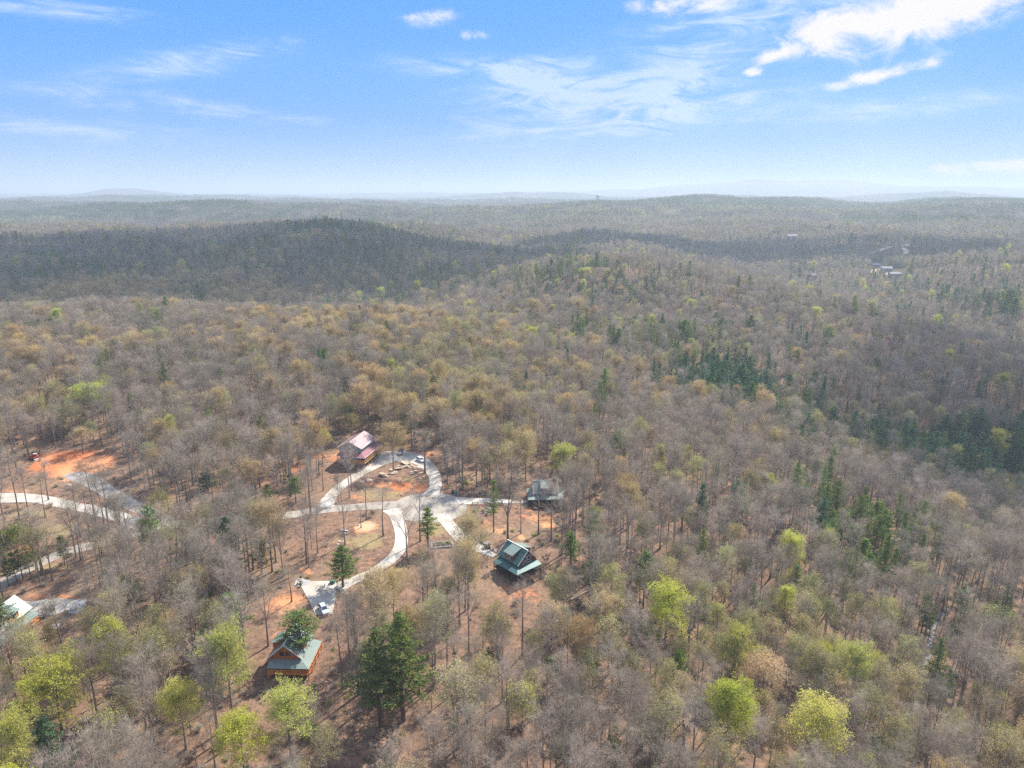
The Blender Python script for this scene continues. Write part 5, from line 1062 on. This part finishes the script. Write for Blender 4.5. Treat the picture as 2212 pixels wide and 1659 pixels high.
# ------------------------------------------------------------------ plant the woods
def plant():
    for t in TREES: t['z'] = 0
    Z = height([t['x'] for t in TREES], [t['y'] for t in TREES])
    for t, z in zip(TREES, Z):
        t['z'] = float(z); px, py, f = project(t['x'], t['y'], z); p2 = project(t['x'], t['y'], z + t['h'])[1]; t['px'] = px; t['py'] = py; t['top'] = p2
        t['size'] = abs(py - p2) if (-12 < px < 1036 and p2 < 768 and py > 150) else 0
        if t['hero']: t['size'] += 1000
    picked = []; rest = {}
    for k in KINDS:
        L_ = sorted([t for t in TREES if t['k'] == k], key=lambda t: -t['size'])
        lim = {'bare': 300, 'pine': 200, 'wpine': 100, 'sap': 120, 'shrub': 60}.get(k, 250)
        lim = min(lim, sum(t['size'] > 0 for t in L_)); picked += L_[:lim]; rest[k] = L_[lim:]
    label_trees(picked)
    for t in picked:
        K = KINDS[t['k']]; v = K['v'][t['i']]; s = t['h'] / v['H']; root = empty(K['name'], (t['x'], t['y'], t['z']), t['rz'], t['label'], K['cat'], t['group']); root.scale = (s * t['w'], s * t['w'], s)
        for nm, me in (('trunk', v['t']), ('crown', v['c'])):
            o = bpy.data.objects.new(nm, me); C.objects.link(o); o.parent = root
    return rest
MARKS = []
def mark(f, x, y, ph): q = A(*f(x, y)) if f else A(x, y); MARKS.append((q.x, q.y, ph))
for f, x, y, ph in [(ZH1, 700, 600, 'the grey house'), (ZH3, 900, 700, 'the dark green cabin'), (ZH2, 1050, 800, 'the chimney cabin'), (ZH4, 900, 800, 'the orange cabin'), (ZH5, 100, 700, 'the left edge cabin'), (None, 705, 1290, 'the parking pad'), (None, 900, 1100, 'the turning circle'),
                    (None, 140, 1000, 'the red clay pad'), (None, 260, 1060, 'the gravel drive'), (None, 120, 1095, 'the west drive'), (None, 870, 1010, 'the boulder heap'), (None, 1060, 1085, 'the east drive'), (None, 860, 1200, 'the curved drive'), (None, 500, 1110, 'the long road'), (None, 100, 1190, 'the grassy road bend'),
                    (None, 1433, 1437, 'the big lime tree'), (None, 1215, 1062, 'the bright yellow green tree'), (None, 202, 922, 'the lime tree among oaks'), (None, 1262, 905, 'the small round lime tree'), (None, 1797, 1458, 'the round slope lime tree'), (None, 1562, 1645, 'the pointed lime tree'),
                    (None, 1688, 1368, 'the narrow lime tree'), (None, 402, 1618, 'the rounded lime tree'), (None, 845, 1560, 'the big pine pair'), (None, 504, 1402, 'the dark leaning pine'), (None, 1588, 1122, 'the lone conical pine'), (None, 1000, 1600, 'the open foreground woods'), (None, 2110, 1560, 'the spreading bare tree'),
                    (None, 1980, 1400, 'the creek rocks'), (None, 1860, 1230, 'the line of slope pines'), (None, 1520, 880, 'the blue green pine stand'), (None, 2100, 1080, 'the ravine pine stand'), (None, 735, 880, 'the dark pine clump'), (None, 60, 720, 'the ridge pines'), (None, 1640, 1535, 'the tan foreground oak'), (None, 1245, 1260, 'the slope below the cabins'),
                    (None, 1400, 1200, 'the bare middle slope'), (None, 400, 850, 'the grey hillside woods'), (None, 1180, 1500, 'the litter strewn slope'), (None, 630, 1640, 'the cabin front lime tree'), (None, 1945, 1645, 'the olive creek trees'), (None, 300, 1320, 'the wooded bank')]: mark(f, x, y, ph)
ORD = ['nearest', 'second', 'third', 'fourth', 'fifth', 'sixth', 'seventh', 'eighth', 'ninth', 'tenth', 'eleventh', 'twelfth'] + [f'number {i}' for i in range(13, 99)]
ORDW = ['nearest one', 'second out', 'third out', 'fourth out', 'fifth out', 'sixth out', 'seventh out', 'eighth out', 'ninth out', 'tenth out', 'eleventh out', 'twelfth out', 'thirteenth out', 'fourteenth out', 'fifteenth out', 'sixteenth out', 'seventeenth out', 'eighteenth out', 'nineteenth out', 'twentieth out']
GRP = dict(bare='bare trees of the woods', tan='tan budding oaks', lime='lime green leafing trees', olive='pale olive leafing trees', pine='green pines', wpine='blue green layered pines', sap='thin bare saplings', shrub='evergreen shrubs', brush='bare shrubs')
def label_trees(T):
    cells = {}
    for t in T:
        t['group'] = GRP[t['k']]
        if isinstance(t['hero'], str): t['label'] = t['hero']; continue
        d = [(math.hypot(t['x'] - a, t['y'] - b), i) for i, (a, b, _) in enumerate(MARKS)]; dist, i = min(d); dx, dy = t['x'] - MARKS[i][0], t['y'] - MARKS[i][1]
        a = math.degrees(math.atan2(dx, dy)) % 360
        w = ['behind', 'behind and right of', 'right of', 'before and right of', 'in front of', 'before and left of', 'left of', 'behind and left of'][int(((a + 22.5) % 360) // 45)]
        cells.setdefault((KINDS[t['k']]['v'][t['i']]['ph'], w, i), []).append((dist, t))
    for (ph, w, i), L_ in cells.items():
        L_.sort(key=lambda q: q[0])
        for n, (_, t) in enumerate(L_): t['label'] = f'{ph} {w} {MARKS[i][2]}' + ('' if len(L_) == 1 else f', {ORDW[min(n, 19)]}')
def undergrowth():
    """low bare and evergreen shrubs on the near forest floor: a few dozen that can be told apart"""
    x, y = ring(110, 400, 11); ok = keep_clear(x, y, .6); x, y = x[ok], y[ok]; ok = R.uniform(size=len(x)) < .5; x, y = x[ok], y[ok]
    for a, b in zip(x, y):
        k = 'shrub' if R.uniform() < .16 else 'brush'; vs = KINDS[k]['v']; i = int(R.integers(len(vs))); TREES.append(dict(k=k, i=i, x=a, y=b, h=vs[i]['H'] * R.uniform(.5, 1.0), w=R.uniform(.8, 1.3), rz=R.uniform(0, 6.28), hero=None))
undergrowth()
REST = plant()
# the trees past those told apart: one massed object a kind
def massed(name, label, cols_pts):
    """cols_pts: [(collection, xyz, rot, scale, index)] joined through one node tree"""
    X = np.concatenate([p for c, p, r_, s, i in cols_pts]); n = len(X); me = bpy.data.meshes.new(name); me.vertices.add(n); me.vertices.foreach_set('co', X.ravel())
    for nm, dt, arr in (('which', 'INT', np.concatenate([np.full(len(p), j) for j, (c, p, r_, s, i) in enumerate(cols_pts)])), ('pick', 'INT', np.concatenate([i for c, p, r_, s, i in cols_pts])), ('turn', 'FLOAT', np.concatenate([r_ for c, p, r_, s, i in cols_pts]))):
        me.attributes.new(nm, dt, 'POINT').data.foreach_set('value', arr.astype(np.int32 if dt == 'INT' else np.float32))
    me.attributes.new('size', 'FLOAT_VECTOR', 'POINT').data.foreach_set('vector', np.concatenate([s for c, p, r_, s, i in cols_pts]).astype(np.float32).ravel())
    o = link(name, me); o['kind'] = 'stuff'; o['label'] = label
    g = bpy.data.node_groups.new(name, 'GeometryNodeTree'); g.interface.new_socket('Geometry', in_out='INPUT', socket_type='NodeSocketGeometry'); g.interface.new_socket('Geometry', in_out='OUTPUT', socket_type='NodeSocketGeometry')
    gi, go, jn = g.nodes.new('NodeGroupInput'), g.nodes.new('NodeGroupOutput'), g.nodes.new('GeometryNodeJoinGeometry'); L_ = g.links
    def attr(nm, t):
        a = g.nodes.new('GeometryNodeInputNamedAttribute'); a.data_type = t; a.inputs['Name'].default_value = nm; return [q for q in a.outputs if q.enabled][0]
    for j, (c, *_r) in enumerate(cols_pts):
        ip = g.nodes.new('GeometryNodeInstanceOnPoints'); ci = g.nodes.new('GeometryNodeCollectionInfo'); ci.inputs['Collection'].default_value = c; ci.inputs['Separate Children'].default_value = True; ci.inputs['Reset Children'].default_value = True
        cp = g.nodes.new('FunctionNodeCompare'); cp.data_type = 'INT'; cp.operation = 'EQUAL'; ins = [s for s in cp.inputs if s.enabled]; L_.new(attr('which', 'INT'), ins[0]); ins[1].default_value = j
        L_.new(gi.outputs[0], ip.inputs['Points']); L_.new(cp.outputs[0], ip.inputs['Selection']); L_.new(ci.outputs[0], ip.inputs['Instance']); ip.inputs['Pick Instance'].default_value = True
        L_.new(attr('pick', 'INT'), ip.inputs['Instance Index']); cx = g.nodes.new('ShaderNodeCombineXYZ'); L_.new(attr('turn', 'FLOAT'), cx.inputs[2]); L_.new(cx.outputs[0], ip.inputs['Rotation']); L_.new(attr('size', 'FLOAT_VECTOR'), ip.inputs['Scale'])
        L_.new(ip.outputs[0], jn.inputs[0])
    L_.new(jn.outputs[0], go.inputs[0]); md = o.modifiers.new('scatter', 'NODES'); md.node_group = g; return o
def litter():
    # twiggy undergrowth and dead brush that nobody could count
    K = KINDS['brush']; col = bpy.data.collections.new('undergrowth_source')
    for i in range(3):
        t, c = shrub(1.5, 1.3, green=False) if i < 2 else shrub(1.0, .9, 220, .16); v, f, m = cat_([t, c]); me = mesh_from('undergrowth', v, f, [BARK, TWIG, OLIVE], m); col.objects.link(bpy.data.objects.new(f'undergrowth_{i}', me))
    x, y = ring(105, 430, 4.2); ok = keep_clear(x, y, -.2) & (blobs(CLAY, x, y) < .5) & (R.uniform(size=len(x)) < .55 + .4 * np.sin(x / 23 + 2 * np.sin(y / 31))); x, y = x[ok], y[ok]; n = len(x); s = R.uniform(.4, 1.25, n)
    massed('undergrowth', 'low twiggy brush and dead branches over the near forest floor', [(col, np.column_stack([x, y, height(x, y) - .05]), R.uniform(0, 6.28, n), np.column_stack([s * 1.2, s * 1.2, s * .8]), R.choice([0, 0, 1, 1, 2], size=n))])
litter()
# patches of far crowns, each a square of woodland
def patch_mesh(kinds, S=58, sp=9.0, seed=0):
    parts = []; n = int(S / sp)
    for i in range(n):
        for j in range(n):
            k = kinds[int(R.integers(len(kinds)))]; cx, cy = (i + R.uniform(.1, .9)) * sp - S / 2, (j + R.uniform(.1, .9)) * sp - S / 2; h = R.uniform(12, 20) * (1.08 if k == 2 else 1)
            m = 60; v = nrm(R.normal(size=(m, 3))) * (R.uniform(.55, 1, (m, 1))); rr_ = R.uniform(3.6, 5.4)
            if k == 2: t = R.uniform(0, 1, m) ** .8; a = R.uniform(0, 6.3, m); q = np.stack([np.cos(a) * (1 - t) * rr_ * .85 * R.uniform(.6, 1, m), np.sin(a) * (1 - t) * rr_ * .85 * R.uniform(.6, 1, m), h * (.3 + .75 * t)], 1)
            else: q = v * [rr_, rr_, h * .36] + [0, 0, h * .68]
            parts.append(cards(q + [cx, cy, 0], 1.7 if k == 2 else 1.35, k, .7)); parts.append(ribbons(np.array([[cx, cy, -2.]]), np.array([[0, 0, h * .9]]), [.5], 0))
    return cat_(parts)
FM = leafmat('far_bare_crown', (.30, .25, .205), (.23, .19, .16), .2, .25, .02); 
PCOL = {}
for nm, mix in (('mixed', [1, 1, 1, 1, 1, 1, 2, 1, 3]), ('pinewood', [2, 2, 2, 1, 2]), ('springwood', [1, 3, 3, 1, 2, 1])):
    col = bpy.data.collections.new('far_' + nm)
    for i in range(4):
        v, f, m = patch_mesh(mix, seed=i); me = mesh_from('far_' + nm, v, f, [BARK, FM, PINE, OLIVE], m); col.objects.link(bpy.data.objects.new(f'far_{nm}_{i}', me))
    PCOL[nm] = col
def far_woods():
    names = dict(bare=('bare_woodland', 'mass of bare grey brown trees covering the hills beyond the houses'), tan=('oak_woodland', 'tan budding oaks scattered along the sunlit crest and hills'), lime=('lime_woodland', 'lime green crowns scattered through the far woods'), olive=('olive_woodland', 'pale olive crowns scattered through the far woods'),
                 pine=('pine_woodland', 'dark pines covering parts of the shaded ridge and valleys'), wpine=('white_pine_woodland', 'blue green pines scattered over the far slopes'), sap=('sapling_thicket', 'thin bare saplings under the nearer woods'))
    for k, (nm, lb) in names.items():
        K = KINDS[k]; cols = []
        L_ = [t for t in REST[k]]
        if L_:
            s = np.array([(t['h'] / K['v'][t['i']]['H'] * t['w'], t['h'] / K['v'][t['i']]['H'] * t['w'], t['h'] / K['v'][t['i']]['H']) for t in L_])
            cols.append((K['cols'][0], np.array([(t['x'], t['y'], t['z']) for t in L_]), np.array([t['rz'] for t in L_]), s, np.array([t['i'] for t in L_])))
        for x, y, ks, lod in FAR:
            m = ks == k
            if not m.any(): continue
            xx, yy = x[m], y[m]; ok = np.ones(len(xx), bool)
            for cx, cy, r_ in TREELESS: ok &= (xx - cx) ** 2 + (yy - cy) ** 2 > r_ ** 2
            xx, yy = xx[ok], yy[ok]; n = len(xx)
            if not n: continue
            sc_ = R.uniform(.68, 1.06, n) if 'pine' not in k else R.uniform(.5, 1.12, n); w_ = R.uniform(.9, 1.2, n); nv = len(K['cols'][lod].objects)
            cols.append((K['cols'][lod], np.column_stack([xx, yy, height(xx, yy) - .3]), R.uniform(0, 6.28, n), np.column_stack([sc_ * w_, sc_ * w_, sc_]), R.integers(nv, size=n)))
        if cols: massed(nm, lb, cols)
    cols = {k: [] for k in PCOL}
    for r0, r1, sp in ((2300, 4500, 54), (4500, 9500, 64)):
        x, y = ring(r0, r1, sp, 41); c = np.sin(x / 310 + 1.5 * np.sin(y / 500)) + np.sin(y / 260 + 1.8 * np.sin(x / 420)); q = R.uniform(-1, 1, len(x)) * .9 + c; q = q + 3 * (((x - 1700) / 1300) ** 2 + ((y - 3050) / 200) ** 2 < 1) + 3 * (((x + 1500) / 600) ** 2 + ((y - 2750) / 150) ** 2 < 1) - 2 * (((x - 1500) / 1300) ** 2 + ((y - 2500) / 150) ** 2 < 1)
        for nm, m in (('pinewood', q > 1.25), ('springwood', q < -1.2), ('mixed', (q <= 1.25) & (q >= -1.2))): cols[nm].append((x[m], y[m]))
    out = []
    for nm, L_ in cols.items():
        x = np.concatenate([a for a, b in L_]); y = np.concatenate([b for a, b in L_]); n = len(x)
        out.append((PCOL[nm], np.column_stack([x, y, height(x, y)]), R.integers(4, size=n) * pi / 2 + R.uniform(-.2, .2, n), np.ones((n, 3)), R.integers(4, size=n)))
    massed('far_forest', 'continuous forest fading into haze towards the horizon', out)
far_woods()
# ------------------------------------------------------------------ the cloud that shades the second ridge
def cloud(name, cx, cy, cz, blobs_, label, dense=.56):
    bm = bmesh.new()
    for dx, dy, dz, r_, f in blobs_: bmesh.ops.create_icosphere(bm, subdivisions=4, radius=1, matrix=Matrix.Translation((dx, dy, dz)) @ Matrix.Diagonal((r_, r_ * f, r_ * .38, 1)))
    from mathutils import noise as mn
    for v in bm.verts:
        n_ = mn.fractal(v.co / 160, .8, 2.1, 5); v.co += v.co.normalized() * n_ * 55
    me = bpy.data.meshes.new(name); bm.to_mesh(me); bm.free(); m = bpy.data.materials.new('cloud'); m.use_nodes = True; nt = m.node_tree; nt.nodes.clear()
    d = N(nt, 'ShaderNodeBsdfDiffuse'); d.inputs[0].default_value = (.9, .9, .9, 1); t = N(nt, 'ShaderNodeBsdfTransparent'); mx = N(nt, 'ShaderNodeMixShader'); mx.inputs[0].default_value = dense
    nt.links.new(t.outputs[0], mx.inputs[1]); nt.links.new(d.outputs[0], mx.inputs[2]); o_ = N(nt, 'ShaderNodeOutputMaterial'); nt.links.new(mx.outputs[0], o_.inputs[0]); me.materials.append(m)
    o = link(name, me, None, (cx, cy, cz)); tag(o, label, 'cloud'); return o
CZ = 900; off = S * (CZ / S.z)
cloud('cloud', -420 + off.x, 990 + off.y, CZ, [(0, 0, 0, 260, .9), (-330, -60, 10, 250, .95), (270, 90, 0, 190, 1.1), (-620, 10, 0, 260, .9), (430, 150, 0, 120, 1.0), (-150, 220, 20, 230, .8), (170, 300, 0, 170, .8), (-900, 0, 0, 260, 1)], 'low white cloud above the woods whose shade darkens the second ridge', .54)
cloud('cloud', 430 + off.x, 1380 + off.y, CZ, [(0, 0, 0, 200, .7), (-250, 40, 0, 170, .7), (280, -60, 0, 170, .6)], 'small white cloud that shades the valley beyond the lit spur', .7)
cloud('cloud', 250 + off.x, 400 + off.y, CZ, [(0, 0, 0, 75, 1.3), (90, 90, 0, 75, 1.2), (180, 190, 0, 75, 1.2)], 'unseen thin cloud added to shade the pine ravine', .32)  # added above the view only to darken the ravine
# ------------------------------------------------------------------ air
def haze():
    b = MB(); b.box((-34000, -34000, -220), (34000, 34000, 260)); o = b.build('haze', None) if False else link('haze', mesh_from('haze', b.v, b.f, []))
    m = bpy.data.materials.new('haze'); m.use_nodes = True; nt = m.node_tree; nt.nodes.clear(); v = N(nt, 'ShaderNodeVolumePrincipled'); v.inputs['Color'].default_value = (.71, .82, .90, 1); v.inputs['Density'].default_value = .00017; v.inputs['Anisotropy'].default_value = .15
    o_ = N(nt, 'ShaderNodeOutputMaterial'); nt.links.new(v.outputs[0], o_.inputs[1]); m.cycles.volume_sampling = 'DISTANCE'; o.data.materials.append(m); o['kind'] = 'stuff'
haze()
